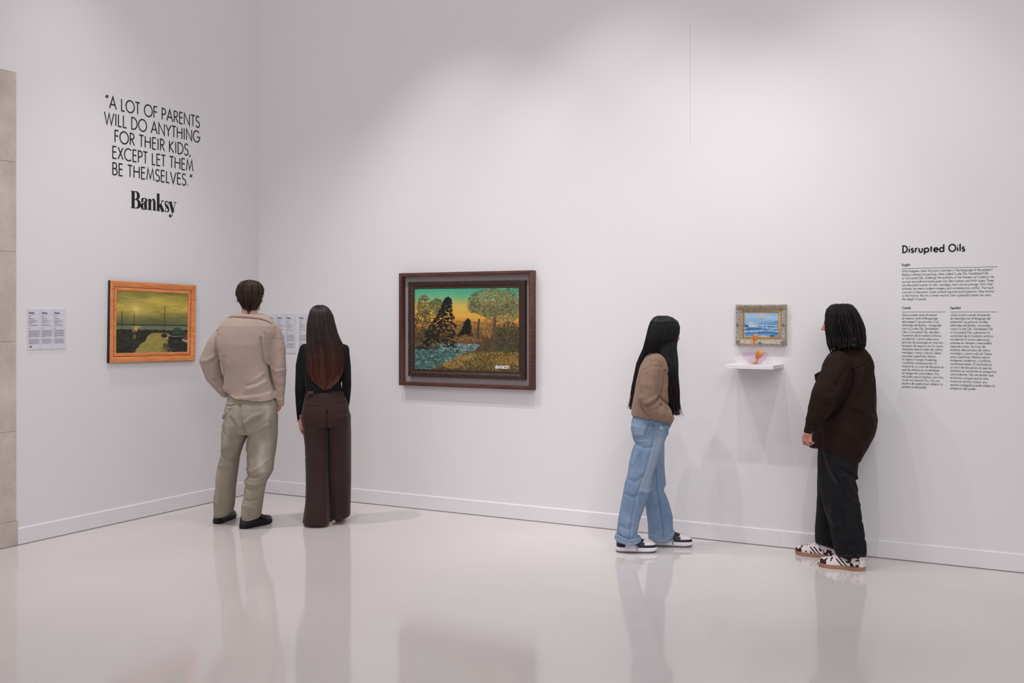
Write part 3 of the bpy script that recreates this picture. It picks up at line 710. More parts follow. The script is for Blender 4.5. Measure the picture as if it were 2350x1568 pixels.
for p in ([(.78, .5), (.85, .42)], [(.775, .55), (.72, .44)], [(.9, .6), (.96, .54)], [(.88, .62), (.84, .5)], [(.62, .55), (.58, .46)]): c.line(p, .004, (96, 78, 56))
# river
nz = c.noise(10, 10)-.5
foliage(.84, .72, .18, .10, 500, [(58, 54, 32), (84, 74, 40), (40, 42, 28), (104, 92, 50), (70, 80, 50)], .012)
foliage(.45, .63, .22, .035, 300, [(150, 108, 60), (120, 88, 52), (176, 130, 76), (96, 74, 46)], .010)
edge = np.interp(c.v, [.66, .72, .80, .90, 1.0], [.66, .62, .50, .36, .20])+.07*nz
riv = (c.v > .675+.02*nz) & (c.u < edge)
c.fill(riv, (62, 92, 88), 1)
for _ in range(1700):
    u, v = c.r.random()*.66, .67+.33*c.r.random(); iy, ix = min(int(v*c.H), c.H-1), min(int(u*c.W), c.W-1)
    if riv[iy, ix]:
        k = c.r.random()
        if v < .76 and u > .26: c.dab(u, v, .012, .006, 1.2+.3*c.r.normal(), (196, 196, 186) if k < .5 else ((140, 160, 152) if k < .8 else (84, 120, 116)), .5, .7)
        else: c.dab(u, v, .010+.016*c.r.random(), .0035, .12*c.r.normal(), (28, 60, 60) if k < .48 else ((170, 192, 184) if k < .74 else (84, 136, 124)), .65, .6)
for cu, cv_, r_ in ((.06, .70, .07), (.13, .715, .07), (.21, .72, .05), (.02, .72, .06)):
    c.dab(cu, cv_, r_, r_*.55, 0, (60, 54, 42), .95, .4); c.dab(cu-.015, cv_-.012, r_*.7, r_*.25, -.3, (132, 124, 98), .7, .7)
foliage(.10, .685, .12, .025, 160, [(92, 88, 50), (120, 112, 66), (60, 58, 38)], .009)
# near bank with its grasses
bank = (c.u > edge-.02) & (c.v > .76+.05*nz)
c.fill(bank, (84, 68, 34), .9)
for k_ in range(30): c.dab(.44+.14*c.r.random(), .80-.0+.05*c.r.random(), .05, .016, -.5, (128, 114, 92) if k_ % 2 else (158, 148, 124), .5, .7)
for _ in range(3200):
    u, v = .18+.82*c.r.random(), .77+.23*c.r.random(); iy, ix = min(int(v*c.H), c.H-1), min(int(u*c.W), c.W-1)
    if bank[iy, ix] or (u > edge[iy, ix]-.05 and c.r.random() < .35):
        dark = c.r.random() < .35+.45*max(0, (v-.9)/.1)
        cl = [(60, 52, 26), (44, 40, 22), (74, 66, 34)][c.r.integers(3)] if dark else [(158, 130, 56), (190, 150, 66), (122, 104, 44), (140, 92, 44), (104, 104, 50), (206, 164, 90)][c.r.integers(6)]
        c.dab(u, v, .0032, .011, .35*c.r.normal(), cl, .7, .5)
foliage(.38, .93, .10, .05, 260, [(204, 160, 100), (176, 128, 74), (150, 118, 60)], .008)
foliage(.88, .86, .12, .05, 260, [(180, 120, 52), (150, 110, 50), (110, 96, 44), (196, 140, 60)], .008)
# a dark leaning fir and its neighbour against the sky
def fir(u0, v0, u1, v1, w_, n_):
    c.line([(u0, v0), (u1, v1)], .006, (14, 13, 12))
    for i in range(n_):
        s_ = i/n_; u = u0+(u1-u0)*s_; v = v0+(v1-v0)*s_; l = w_*(0.15+1.0*(1-s_))*(.8+.4*c.r.random())
        for sg in (-1, 1):
            for k in range(6):
                f_ = c.r.random(); c.dab(u+sg*l*f_, v+l*f_*.55*(1+.2*c.r.normal()), .016, .007, sg*.5, (12, 13, 12) if c.r.random() < .8 else (32, 36, 28), .95, .4)
fir(.225, .66, .335, .10, .17, 46); fir(.50, .55, .525, .37, .06, 18)
c.line([(.12, .30), (.2, .34)], .005, (20, 20, 18))
# lettered signature at lower right
def sig(s, u, v, h, col):
    for ch in s:
        adv, st = G[ch]
        for p in st: c.line([(u+a*h*c.H/c.W, v-b_*h) for a, b_ in p], .0042, col, .95)
        u += (adv+.14)*h*c.H/c.W
sig('BANKSY', .785, .962, .034, (226, 222, 226))
o = c.picture('canvas', CW+.006, CH+.006, pb, -0.037, m_canvas); o.location = (icx, 0, icz)
q = MB(); q.box(icx-IW/2+.01, -.036, icz-IH/2+.01, icx+IW/2-.01, -.0135, icz+IH/2-.01); q.build('stretcher', m_dark, pb)

# ---- small seascape in the carved cream frame
t = 0.045
pts = [on_right(*p, t) for p in ((1687.5, 699), (1802.5, 698.5), (1802.5, 793), (1688, 791.5))]
xc = (pts[0][0]+pts[1][0])/2; zc = sum(p[1] for p in pts)/4
PW = pts[1][0]-pts[0][0]; PH = (pts[0][1]-pts[3][1]+pts[1][1]-pts[2][1])/2
pc = empty('painting', (xc, 0, zc), 0, 'small seascape painting in an ornate carved cream frame above the white shelf', 'painting')
ow = PW*0.133
m_cream = bpy.data.materials.new('aged_cream_gesso'); m_cream.use_nodes = True
nt = m_cream.node_tree; b = nt.nodes['Principled BSDF']; b.inputs['Roughness'].default_value = 0.75
tc = nt.nodes.new('ShaderNodeTexCoord'); vo = nt.nodes.new('ShaderNodeTexVoronoi'); vo.inputs['Scale'].default_value = 110
n1 = nt.nodes.new('ShaderNodeTexNoise'); n1.inputs['Scale'].default_value = 150; n1.inputs['Detail'].default_value = 5
cr = nt.nodes.new('ShaderNodeValToRGB'); cr.color_ramp.elements[0].position = 0.3; cr.color_ramp.elements[1].position = 0.62
cr.color_ramp.elements[0].color = rgba((128, 116, 106)); cr.color_ramp.elements[1].color = rgba((196, 184, 168))
for n in (vo, n1): nt.links.new(tc.outputs['Object'], n.inputs['Vector'])
nt.links.new(n1.outputs['Fac'], cr.inputs['Fac']); nt.links.new(cr.outputs['Color'], b.inputs['Base Color'])
bp = nt.nodes.new('ShaderNodeBump'); bp.inputs['Strength'].default_value = 0.8; bp.inputs['Distance'].default_value = 0.004
nt.links.new(vo.outputs['Distance'], bp.inputs['Height']); nt.links.new(bp.outputs['Normal'], b.inputs['Normal'])
SW, SH = PW-2*ow, PH-2*ow
frame('frame', [(0, .016), (ow*.12, .020), (ow*.22, .018), (ow*.32, .028), (ow*.45, .034), (ow*.6, .038), (ow*.75, .042), (ow*.88, t), (ow*.97, .036), (ow, .025), (ow*.99, 0)], SW, SH, m_cream, pc, wob=0.0035, seg=44, seed=9)
# carved corner leaves and centre crests, one piece per leaf cluster kept inside the frame's ornament
def leaf_cluster(q, x, z, ang, s):
    for k in range(-2, 3):
        a_ = ang+k*0.42; l = s*(1-.12*abs(k))
        pts_ = []
        for i in range(5):
            f_ = i/4; r_ = l*f_; hw = l*.16*math.sin(math.pi*min(f_*.9+.1, 1))
            pts_.append((x+r_*math.cos(a_), z+r_*math.sin(a_), hw, .004+.008*math.sin(math.pi*f_)))
        for i in range(4):
            (x0, z0_, h0, e0), (x1, z1_, h1, e1) = pts_[i], pts_[i+1]
            nx_, nz_ = -math.sin(a_), math.cos(a_); y0 = -.038
            q.poly([(x0-nx_*h0, y0, z0_-nz_*h0), (x1-nx_*h1, y0, z1_-nz_*h1), (x1, y0-e1, z1_), (x0, y0-e0, z0_)])
            q.poly([(x0, y0-e0, z0_), (x1, y0-e1, z1_), (x1+nx_*h1, y0, z1_+nz_*h1), (x0+nx_*h0, y0, z0_+nz_*h0)])
def carved(*a):
    q = MB(); leaf_cluster(q, *a); q.build('carved_ornament', m_cream, pc)
for sx in (-1, 1):
    for sz in (-1, 1): carved( sx*(SW/2+ow*.35), sz*(SH/2+ow*.35), math.atan2(sz, sx), ow*.9)
for sx, sz in ((0, 1), (0, -1), (1, 0), (-1, 0)): carved(sx*(SW/2+ow*.45), sz*(SH/2+ow*.45), math.atan2(sz, sx), ow*.6)
slip = frame('gold_slip', [(-.012, .012), (-.009, .016), (0, .019), (.002, .014)], SW, SH, material('gilt', (196, 150, 74), 0.4, 0.5, metal=0.6), pc)
slip['label'] = 'thin gilt inner edge'
c = Canvas(210, 165, 33)
c.grad([(0, (136, 178, 214)), (.2, (164, 194, 220)), (.38, (136, 178, 214)), (.46, (118, 162, 204)), (.5, (98, 142, 186)), (.75, (66, 124, 180)), (1, (130, 170, 208))])
c.a *= (0.9+0.2*c.noise(3, 6))[..., None]
for r_, al in ((.26, .4), (.16, .5), (.09, .6)): c.dab(.52, .14, r_, r_*.5, 0, (226, 210, 200), al, 1)
c.dab(.92, .40, .14, .05, -.3, (96, 128, 162), .8, .5); c.dab(.8, .44, .14, .03, -.1, (110, 142, 174), .7, .6)
def wave(v0, amp, ph, dark, white, h_):
    for i in range(240):
        u = c.r.random(); v = v0+amp*math.sin(u*7+ph)
        c.dab(u, v+h_*(.3+c.r.random()*.8), .04, .010, .25*math.cos(u*7+ph), dark, .45, .7)
    for i in range(260):
        u = c.r.random(); v = v0+amp*math.sin(u*7+ph)
        c.dab(u, v+c.r.normal()*h_*.28, .022, .007, .3*c.r.normal(), white, .55, .7)
wave(.53, .015, 1.0, (62, 108, 160), (208, 222, 236), .05); wave(.60, .03, 2.2, (46, 94, 146), (242, 246, 250), .09); wave(.73, .02, .4, (52, 108, 164), (232, 240, 248), .08)
for _ in range(160): c.dab(.22+.09*c.r.normal(), .47+.05*c.r.normal(), .016, .012, 0, (226, 226, 230), .45, .8)
c.dab(.08, .55, .12, .05, .3, (38, 66, 100), .8, .5)
c.dab(.56, .93, .20, .06, 0, (216, 202, 198), .75, .8); c.dab(.80, .92, .08, .07, 0, (62, 82, 104), .9, .4); c.dab(.78, .87, .04, .02, 0, (160, 180, 198), .6, .6)
for _ in range(70): c.dab(c.r.random()*.45, .85+.15*c.r.random(), .05, .004, .1, (178, 202, 226) if c.r.random() < .5 else (44, 104, 164), .5, .6)
c.picture('canvas', SW, SH, pc, -0.014, m_canvas)

# ---- white wall shelf
zf_t = on_right(1718, 838)[1]
xl = on_right(1690, 840)[0]; xr = on_right(1798, 840)[0]
SD = 0.27
x_fl = None
for d_ in np.arange(0.1, 0.45, 0.005):
    if on_right(1663, 841, d_)[0] >= xl: SD = d_; break
zt_ = on_right(1663, 837, SD)[1]; zb_ = on_right(1663, 845.8, SD)[1]
print('shelf', xl, xr, SD, zt_, zb_)
xl = on_right(1663, 841, SD)[0]; xr = (on_right(1773.9, 841, SD)[0]+on_right(1798, 841)[0])/2
m_shelf = material('white_lacquer', (232, 228, 231), 0.5, 0.4)
shelf = empty('wall_shelf', ((xl+xr)/2, 0, zb_), 0, 'small white wall shelf carrying the glass bowl under the seascape', 'shelf')
q = MB(); q.box(xl-shelf.location.x, -SD, 0, xr-shelf.location.x, 0, zt_-zb_); q.build('shelf_board', m_shelf, shelf, bevel=0.0015)

# ---- glass bowl
def lathe(prof, n=48):
    P = np.array(prof); k = len(P); a_ = np.arange(n)*2*math.pi/n
    V = np.zeros((n, k, 3)); V[:, :, 0] = np.cos(a_)[:, None]*P[None, :, 0]; V[:, :, 1] = np.sin(a_)[:, None]*P[None, :, 0]; V[:, :, 2] = P[None, :, 1]
    i = np.arange(n*k).reshape(n, k); j = np.roll(i, -1, 0)
    Q = np.stack([i[:, :-1], j[:, :-1], j[:, 1:], i[:, 1:]], -1).reshape(-1, 4)
    return V.reshape(-1, 3), Q
def clear(name, tint, gloss, al):
    m = bpy.data.materials.new(name); m.use_nodes = True; nt = m.node_tree; nt.nodes.clear()
    out = nt.nodes.new('ShaderNodeOutputMaterial'); tr_ = nt.nodes.new('ShaderNodeBsdfTransparent'); tr_.inputs[0].default_value = rgba(tint)
    gl = nt.nodes.new('ShaderNodeBsdfGlossy'); gl.inputs['Roughness'].default_value = 0.03; gl.inputs[0].default_value = (1, 1, 1, 1)
    lw_ = nt.nodes.new('ShaderNodeLayerWeight'); lw_.inputs[0].default_value = 0.5
    fr_ = nt.nodes.new('ShaderNodeMath'); fr_.operation = 'POWER'; fr_.inputs[1].default_value = 4.0
    fr2 = nt.nodes.new('ShaderNodeMath'); fr2.operation = 'MULTIPLY'; fr2.inputs[1].default_value = gloss
    nt.links.new(lw_.outputs['Facing'], fr_.inputs[0]); nt.links.new(fr_.outputs[0], fr2.inputs[0]); fr_ = fr2
    mx_ = nt.nodes.new('ShaderNodeMixShader')
    nt.links.new(fr_.outputs[0], mx_.inputs[0]); nt.links.new(tr_.outputs[0], mx_.inputs[1]); nt.links.new(gl.outputs[0], mx_.inputs[2])
    nt.links.new(mx_.outputs[0], out.inputs[0]); return m
bd = SD*0.52
bxc = on_right(1732.5, 820, bd)[0]; br = (on_right(1764, 808, bd)[0]-on_right(1701.3, 808, bd)[0])/2*0.97
bzr = on_right(1732, 808.5, bd)[1]; bh = bzr-zt_
print('bowl', bxc, br, bh, bzr)
bowl = empty('fish_bowl', (bxc, -bd, zt_), 0, 'half-round clear glass bowl of water on the white shelf', 'bowl')
R_ = br; fl = R_*0.45
prof_o = [(0.001, 0.0)]+[(R_*math.cos(a_), bh*(1+math.sin(a_))) for a_ in np.linspace(-math.acos(0.45), 0, 16)]
prof_i = [(r_-0.0025 if r_ > .01 else r_, z+0.0025) for r_, z in prof_o[::-1]]; prof_i[0] = (R_-.0025, bh)
prof_o[1] = (fl, 0.0)
V, Q = lathe(prof_o+prof_i); np_mesh('glass', V, Q, clear('clear_glass', (252, 250, 252), 0.5, 1), bowl)
wz = bh*0.93
pw = [(max(r_-.0032, .001), z+.003) for r_, z in prof_o if z+.003 < wz]; pw.append((R_*math.cos(math.asin(-(1-wz/bh)))-.0032, wz)); pw.append((.001, wz))
V, Q = lathe(pw); np_mesh('water', V, Q, clear('still_water', (253, 250, 252), 0.2, 1), bowl)

# ---- the two goldfish
m_fish = material('goldfish_skin', rough=0.3, spec=0.5, attr=True)
def goldfish(name, loc, rot, L, label, seed):
    root = bpy.data.objects.new(name, None); COL.objects.link(root); root.location = loc; root.rotation_euler = rot
    tag(root, label, 'fish', 'goldfish sculptures')
    n, k = 26, 20; V = []; C_ = []
    rng = np.random.default_rng(seed)
    for i in range(n):
        s_ = i/(n-1); x = L*(0.5-s_)
        h = L*(.34*math.sin(math.pi*min(s_*1.06, 1)**.72)*(1-.55*s_)+.012+.035*(s_ > .8)); wd = h*.62
        for j in range(k):
            a_ = 2*math.pi*j/k; V.append((x, wd*math.cos(a_), h*math.sin(a_)+.02*L*math.sin(s_*3)))
            up = (math.sin(a_)+1)/2; nz = rng.random()*.12
            C_.append(np.array((228, 172, 108))*(1-up)+np.array((212, 112, 40))*up - nz*60)
    i = np.arange(n*k).reshape(n, k); j = np.roll(i, -1, 1)
    Q = np.stack([i[:-1], i[1:], j[1:], j[:-1]], -1).reshape(-1, 4)
    caps = [(tuple(range(k)))]
    np_mesh('body', V, Q, m_fish, root, lin(np.array(C_)))
    def fin(nm, base0, base1, dirs, ln, th=.0012):
        m_ = 9; p = 6; VV = []; CC = []
        for side in (-1, 1):
            for a_ in range(m_):
                f_ = a_/(m_-1); b0 = np.array(base0)*(1-f_)+np.array(base1)*f_
                d_ = np.array(dirs[0])*(1-f_)+np.array(dirs[1])*f_
                for r_ in range(p):
                    g = r_/(p-1); w_ = math.sin(f_*9+g*3)*.012*L*g
                    VV.append(b0+d_*ln*g*(1-.18*math.sin(f_*math.pi))+np.array((0, w_+side*th*(1-g*.8), 0))); CC.append(np.array((226, 126, 52))*(1-.35*g)+np.array((240, 190, 140))*.35*g)
        VV = np.array(VV); a_ = np.arange(m_*p).reshape(m_, p); b_ = a_+m_*p
        q1 = np.stack([a_[:-1, :-1], a_[1:, :-1], a_[1:, 1:], a_[:-1, 1:]], -1).reshape(-1, 4)
        q2 = np.stack([b_[:-1, :-1], b_[:-1, 1:], b_[1:, 1:], b_[1:, :-1]], -1).reshape(-1, 4)
        q3 = np.concatenate([np.stack([a_[e, :-1], a_[e, 1:], b_[e, 1:], b_[e, :-1]], -1) for e in (0, -1)])
        q4 = np.stack([a_[:-1, -1], a_[1:, -1], b_[1:, -1], b_[:-1, -1]], -1)
        np_mesh(nm, VV, np.concatenate([q1, q2, q3, q4]), m_fish, root, lin(np.array(CC)))
    fin('tail_fin', (-.46*L, 0, .05*L), (-.46*L, 0, -.03*L), ((-.8, .1, .7), (-.85, -.1, -.65)), .42*L)
    fin('dorsal_fin', (.12*L, 0, .19*L), (-.28*L, 0, .12*L), ((.05, 0, 1), (-.8, 0, .6)), .17*L)
    for sg in (-1, 1):
        fin('pectoral_fin', (.18*L, sg*.12*L, -.08*L), (.10*L, sg*.12*L, -.14*L), ((-.4, sg*.6, -.5), (-.7, sg*.4, -.9)), .2*L)
        V, Q = lathe([(.0005, .006*L)]+[(.026*L*math.cos(a_), .026*L*math.sin(a_)) for a_ in np.linspace(1.2, -1.4, 6)], 12)
        e = np_mesh('eye', V, Q, m_ink, root); e.location = (.36*L, sg*.085*L, .06*L); e.rotation_euler = (-sg*math.pi/2, 0, 0)
    return root
fx, fz = on_right(1734, 777, 0.075)
goldfish('goldfish', (fx, -0.085, fz), (0.25, math.radians(-68), math.radians(12)), 0.066, 'orange goldfish hanging over the lower edge of the cream picture frame', 1)
fx, fz = on_right(1742, 815, bd)
goldfish('goldfish', (fx, -bd, fz-0.006), (0.1, math.radians(-66), math.radians(-14)), 0.088, 'orange goldfish half out of the water in the glass bowl', 2)

# ------------------------------------------------------------------ sculpting field: blended solids turned into one continuous surface
_LAT = np.random.default_rng(5).random((48, 48, 48)).astype(np.float32)
def vnoise(x, y, z):
    xi = np.floor(x).astype(int); yi = np.floor(y).astype(int); zi = np.floor(z).astype(int)
    fx, fy, fz = x-xi, y-yi, z-zi
    fx = fx*fx*(3-2*fx); fy = fy*fy*(3-2*fy); fz = fz*fz*(3-2*fz)
    def g(a, b_, c): return _LAT[(xi+a) % 48, (yi+b_) % 48, (zi+c) % 48]
    return ((g(0,0,0)*(1-fx)+g(1,0,0)*fx)*(1-fy)+(g(0,1,0)*(1-fx)+g(1,1,0)*fx)*fy)*(1-fz) + \
           ((g(0,0,1)*(1-fx)+g(1,0,1)*fx)*(1-fy)+(g(0,1,1)*(1-fx)+g(1,1,1)*fx)*fy)*fz

def surfnet(A, o, h):
    S = A < 0
    cnt = np.zeros(tuple(n-1 for n in A.shape), np.int8)
    offs = [(i, j, k) for i in (0, 1) for j in (0, 1) for k in (0, 1)]
    nx, ny, nz = A.shape
    for i, j, k in offs: cnt += S[i:nx-1+i, j:ny-1+j, k:nz-1+k]
    idx = np.nonzero((cnt > 0) & (cnt < 8)); n = len(idx[0])
    vid = np.full(cnt.shape, -1, np.int32); vid[idx] = np.arange(n)
    val = np.stack([A[idx[0]+i, idx[1]+j, idx[2]+k] for i, j, k in offs], 1)
    acc = np.zeros((n, 3)); num = np.zeros(n)
    for a in range(8):
        for b in range(a+1, 8):
            if sum(abs(offs[a][q]-offs[b][q]) for q in range(3)) != 1: continue
            va, vb = val[:, a], val[:, b]; m = (va < 0) != (vb < 0)
            t = va[m]/(va[m]-vb[m]); ca, cb = np.array(offs[a], float), np.array(offs[b], float)
            acc[m] += ca+t[:, None]*(cb-ca); num[m] += 1
    V = np.array(o)+h*(np.stack(idx, 1)+acc/num[:, None])
    Q = []
    for ax in range(3):
        sl0 = [slice(1, -1)]*3; sl1 = [slice(1, -1)]*3; sl0[ax] = slice(0, -1); sl1[ax] = slice(1, None)
        s0 = S[tuple(sl0)]; s1 = S[tuple(sl1)]
        m = np.nonzero(s0 != s1)
        p = [m[q]+(0 if q == ax else 1) for q in range(3)]
        b, c = (ax+1) % 3, (ax+2) % 3
        def cell(db, dc):
            r = list(p); r[b] = r[b]-db; r[c] = r[c]-dc; return vid[r[0], r[1], r[2]]
        qd = np.stack([cell(1, 1), cell(0, 1), cell(0, 0), cell(1, 0)], 1)
        fl = ~s0[m]
        qd[fl] = qd[fl][:, ::-1]; Q.append(qd)
    return V, np.concatenate(Q)

class Field:
    def __init__(s, lo, hi, h):
        s.h = h; s.o = np.array(lo, float)
        n = np.ceil((np.array(hi)-s.o)/h).astype(int)+1
        s.ax = [(s.o[i]+h*np.arange(n[i])).astype(np.float32) for i in range(3)]
        s.A = np.full(tuple(n), 0.5, np.float32)
    def sub(s, lo, hi):
        sl = []
        for i in range(3):
            a = int(np.clip(math.floor((lo[i]-s.o[i])/s.h), 0, len(s.ax[i]))); b = int(np.clip(math.ceil((hi[i]-s.o[i])/s.h)+1, 0, len(s.ax[i])))
            sl.append(slice(a, b))
        return tuple(sl)
    def grid(s, sl): return s.ax[0][sl[0]][:, None, None], s.ax[1][sl[1]][None, :, None], s.ax[2][sl[2]][None, None, :]
    def blend(s, sl, d, k):
        a = s.A[sl]
        if k <= 0: s.A[sl] = np.minimum(a, d); return
        h = np.clip(0.5+0.5*(d-a)/k, 0, 1)
        s.A[sl] = d*(1-h)+a*h - k*h*(1-h)
    def chain(s, pts, k=0.01, sy=1.0):
        """pts: rows x, y, z, r: limb of changing radius; sy stretches it in y"""
        pts = np.array(pts, float); m = 3*k+0.03
        r = pts[:, 3].max()
        lo = pts[:, :3].min(0)-r*max(1, sy)-m; hi = pts[:, :3].max(0)+r*max(1, sy)+m
        sl = s.sub(lo, hi); X, Y, Z = s.grid(sl)
        if min(len(X), Y.shape[1], Z.shape[2]) == 0: return
        D = None
        for p, q in zip(pts[:-1], pts[1:]):
            b = (q-p)[:3].copy(); b[1] /= sy; L = (b*b).sum()+1e-12
            dx, dy, dz = X-p[0], (Y-p[1])/sy, Z-p[2]
            t = np.clip((dx*b[0]+dy*b[1]+dz*b[2])/L, 0, 1)
            d = np.sqrt((dx-t*b[0])**2+(dy-t*b[1])**2+(dz-t*b[2])**2)-(p[3]+t*(q[3]-p[3]))
            D = d if D is None else np.minimum(D, d)
        s.blend(sl, D.astype(np.float32), k)
    def loft(s, lev, k=0.02, n=2.3, cap=0.012):
        """lev rows: z, cx, a, cy, b"""
        L = np.array(lev, float); L = L[np.argsort(L[:, 0])]; m = 3*k+0.03
        lo = [(L[:, 1]-L[:, 2]).min()-m, (L[:, 3]-L[:, 4]).min()-m, L[0, 0]-m]; hi = [(L[:, 1]+L[:, 2]).max()+m, (L[:, 3]+L[:, 4]).max()+m, L[-1, 0]+m]
        sl = s.sub(lo, hi); X, Y, Z = s.grid(sl); z = Z.ravel()
        def itp(c):
            zf = np.linspace(L[0, 0]-0.04, L[-1, 0]+0.04, 400); v = np.interp(zf, L[:, 0], L[:, c])
            w_ = max(1, int(0.012/(zf[1]-zf[0]))); ker = np.hanning(2*w_+3); ker /= ker.sum()
            vp = np.pad(v, len(ker)//2, mode='edge'); v = np.convolve(vp, ker, 'valid')
            return np.interp(z, zf, v)[None, None, :]
        cx, a, cy, b = itp(1), np.maximum(itp(2), .002), itp(3), np.maximum(itp(4), .002)
        ux = np.abs((X-cx)/a); uy = np.abs((Y-cy)/b)
        q = (ux**n+uy**n)**(1/n)
        rad = np.sqrt(((X-cx)**2+(Y-cy)**2))
        d = np.where(q > 1e-4, rad*(1-1/np.maximum(q, 1e-4)), -np.minimum(a, b))
        e = np.maximum(z-L[-1, 0], L[0, 0]-z)[None, None, :]
        h = np.clip(0.5-0.5*(e-d)/cap, 0, 1)
        d = e*(1-h)+d*h+cap*h*(1-h)
        s.blend(sl, d.astype(np.float32), k)
    def ellip(s, c, r, k=0.01, R=None):
        c = np.array(c, float); r = np.array(r, float); m = r.max()+3*k+.02
        sl = s.sub(c-m, c+m); X, Y, Z = s.grid(sl); P = [X-c[0], Y-c[1], Z-c[2]]
        if R is not None: P = [R[0][i]*P[0]+R[1][i]*P[1]+R[2][i]*P[2] for i in range(3)]
        q = np.sqrt((P[0]/r[0])**2+(P[1]/r[1])**2+(P[2]/r[2])**2)
        rad = np.sqrt(P[0]**2+P[1]**2+P[2]**2)
        d = np.where(q > 1e-3, rad*(1-1/np.maximum(q, 1e-3)), -r.min())
        return sl, d.astype(np.float32), k
    def add_ellip(s, *a, **kw): s.blend(*s.ellip(*a, **kw))
    def cut_ellip(s, c, r, k=0.01, R=None):
        sl, d, k = s.ellip(c, r, k, R); a = s.A[sl]
        h = np.clip(0.5-0.5*(a+d)/k, 0, 1); s.A[sl] = a*(1-h)-d*h+k*h*(1-h)
    def trim(s, px, pz, below=True, r=0.008):
        """cut everything under (or over) a line z(x)"""
        zl = np.interp(s.ax[0], px, pz)[:, None, None]; e = (zl-s.ax[2][None, None, :])*(1 if below else -1)
        h = np.clip(0.5-0.5*(e-s.A)/r, 0, 1); s.A = (e*(1-h)+s.A*h+r*h*(1-h)).astype(np.float32)
    def cut_where(s, fn):
        X, Y, Z = s.ax[0][:, None, None], s.ax[1][None, :, None], s.ax[2][None, None, :]
        s.A = np.maximum(s.A, fn(X, Y, Z)).astype(np.float32)
    def mod(s, fn, band=0.035):
        m = np.nonzero(np.abs(s.A) < band)
        s.A[m] += fn(s.ax[0][m[0]], s.ax[1][m[1]], s.ax[2][m[2]]).astype(np.float32)
    def mesh(s):
        s.A[0] = s.A[-1] = 0.5; s.A[:, 0] = s.A[:, -1] = 0.5; s.A[:, :, 0] = s.A[:, :, -1] = 0.5
        return surfnet(s.A, s.o, s.h)

def seg_dist(x, z, P):
    D = None
    for (x0, z0), (x1, z1) in zip(P[:-1], P[1:]):
        bx, bz = x1-x0, z1-z0; L = bx*bx+bz*bz+1e-12
        t = np.clip(((x-x0)*bx+(z-z0)*bz)/L, 0, 1)
        d = np.hypot(x-x0-t*bx, z-z0-t*bz); D = d if D is None else np.minimum(D, d)
    return D

CREASE = 0.95
class Person:
    """local frame: x to the picture's right, y away from the camera, z up; the root stands on the floor"""
    def __init__(s, D, px0, label):
        s.D = D; s.px0 = px0; s.k = D/F; s.X0 = (px0-CX)/F*D
        p = CAM+D*FW+s.X0*RT
        s.root = empty('person', (p[0], p[1], 0), ANG-math.pi/2, label, 'person')
    def pt(s, px, py, wpx=0):
        dep = s.D-wpx*s.k
        return np.array([(px-CX)/F*dep-s.X0, -wpx*s.k, CAMH-(py-HY)/F*dep])
    def floor(s, px, py):
        dep = F*CAMH/(py-HY); return np.array([(px-CX)/F*dep-s.X0, dep-s.D, 0.0])
    def ch(s, rows): return [tuple(s.pt(a, b, c))+(r*s.k,) for a, b, c, r in rows]
    def lv(s, rows):
        out = []
        for py, L, R, wc, wd in rows:
            a = s.pt(L, py, wc); b = s.pt(R, py, wc)
            out.append((a[2], (a[0]+b[0])/2, (b[0]-a[0])/2, a[1], wd*s.k))
        return out
    def ln(s, pts, w_=0):
        P = [s.pt(a, b, w_) for a, b in pts]; return [(p[0], p[2]) for p in P]
    def foot(s, heel, toe, L, sole=.03):
        """ankle, instep and forefoot of a foot that stands in a shoe"""
        h = s.floor(*heel); d = s.floor(*toe)-h; d /= np.linalg.norm(d); up = np.array([0, 0, 1.0])
        return [tuple(h+d*L*.24+up*(.15))+(.030,), tuple(h+d*L*.25+up*(sole+.055))+(.030,), tuple(h+d*L*.30+up*(sole+.03))+(.027,), tuple(h+d*L*.5+up*(sole+.027))+(.025,), tuple(h+d*L*.72+up*(sole+.019))+(.017,)]
    def px(s, V):
        dep = s.D+V[:, 1]; return CX+F*(V[:, 0]+s.X0)/dep, HY-F*(V[:, 2]-CAMH)/dep
    def field(s, px0, px1, py0, py1, w0, w1, h):
        a = s.pt(px0, py1, 0); b = s.pt(px1, py0, 0)
        return Field((a[0]-.02, -w1*s.k-.02, max(a[2]-.02, -.02)), (b[0]+.02, -w0*s.k+.02, b[2]+.02), h)
    def creases(s, f, items, ymid=None, w_=0):
        """items: (polyline in the picture, width px, depth px); positive depth = groove, on the side facing the camera"""
        def fn(x, y, z):
            out = np.zeros_like(x)
            for it in items:
                P = s.ln(it[0], w_ if len(it) < 4 else it[3]); d = seg_dist(x, z, P)
                out += CREASE*it[2]*s.k*np.exp(-(d/(it[1]*s.k))**2)
            if ymid is not None: out *= np.clip((ymid-y)/0.03, 0, 1)
            return out
        f.mod(fn)
    def make(s, name, f, mat, parent=None, colfn=None):
        V, Q = f.mesh(); c = None
        if colfn is not None:
            px_, py_ = s.px(V); c = lin(np.clip(colfn(V, px_, py_), 0, 255))
        return np_mesh(name, V, Q, mat, parent or s.root, c)

def folds(amp, fx, fy, fz, seed=0.0, ridged=True):
    def fn(x, y, z):
        n = vnoise(x*fx+seed, y*fy+seed*1.7, z*fz+seed*.6)
        if ridged: n = 1-2*np.abs(n-.5)
        n2 = vnoise(x*fx*2.1+9, y*fy*2.1+seed, z*fz*2.1)
        return amp*((n-.6)+.4*(n2-.5))
    return fn

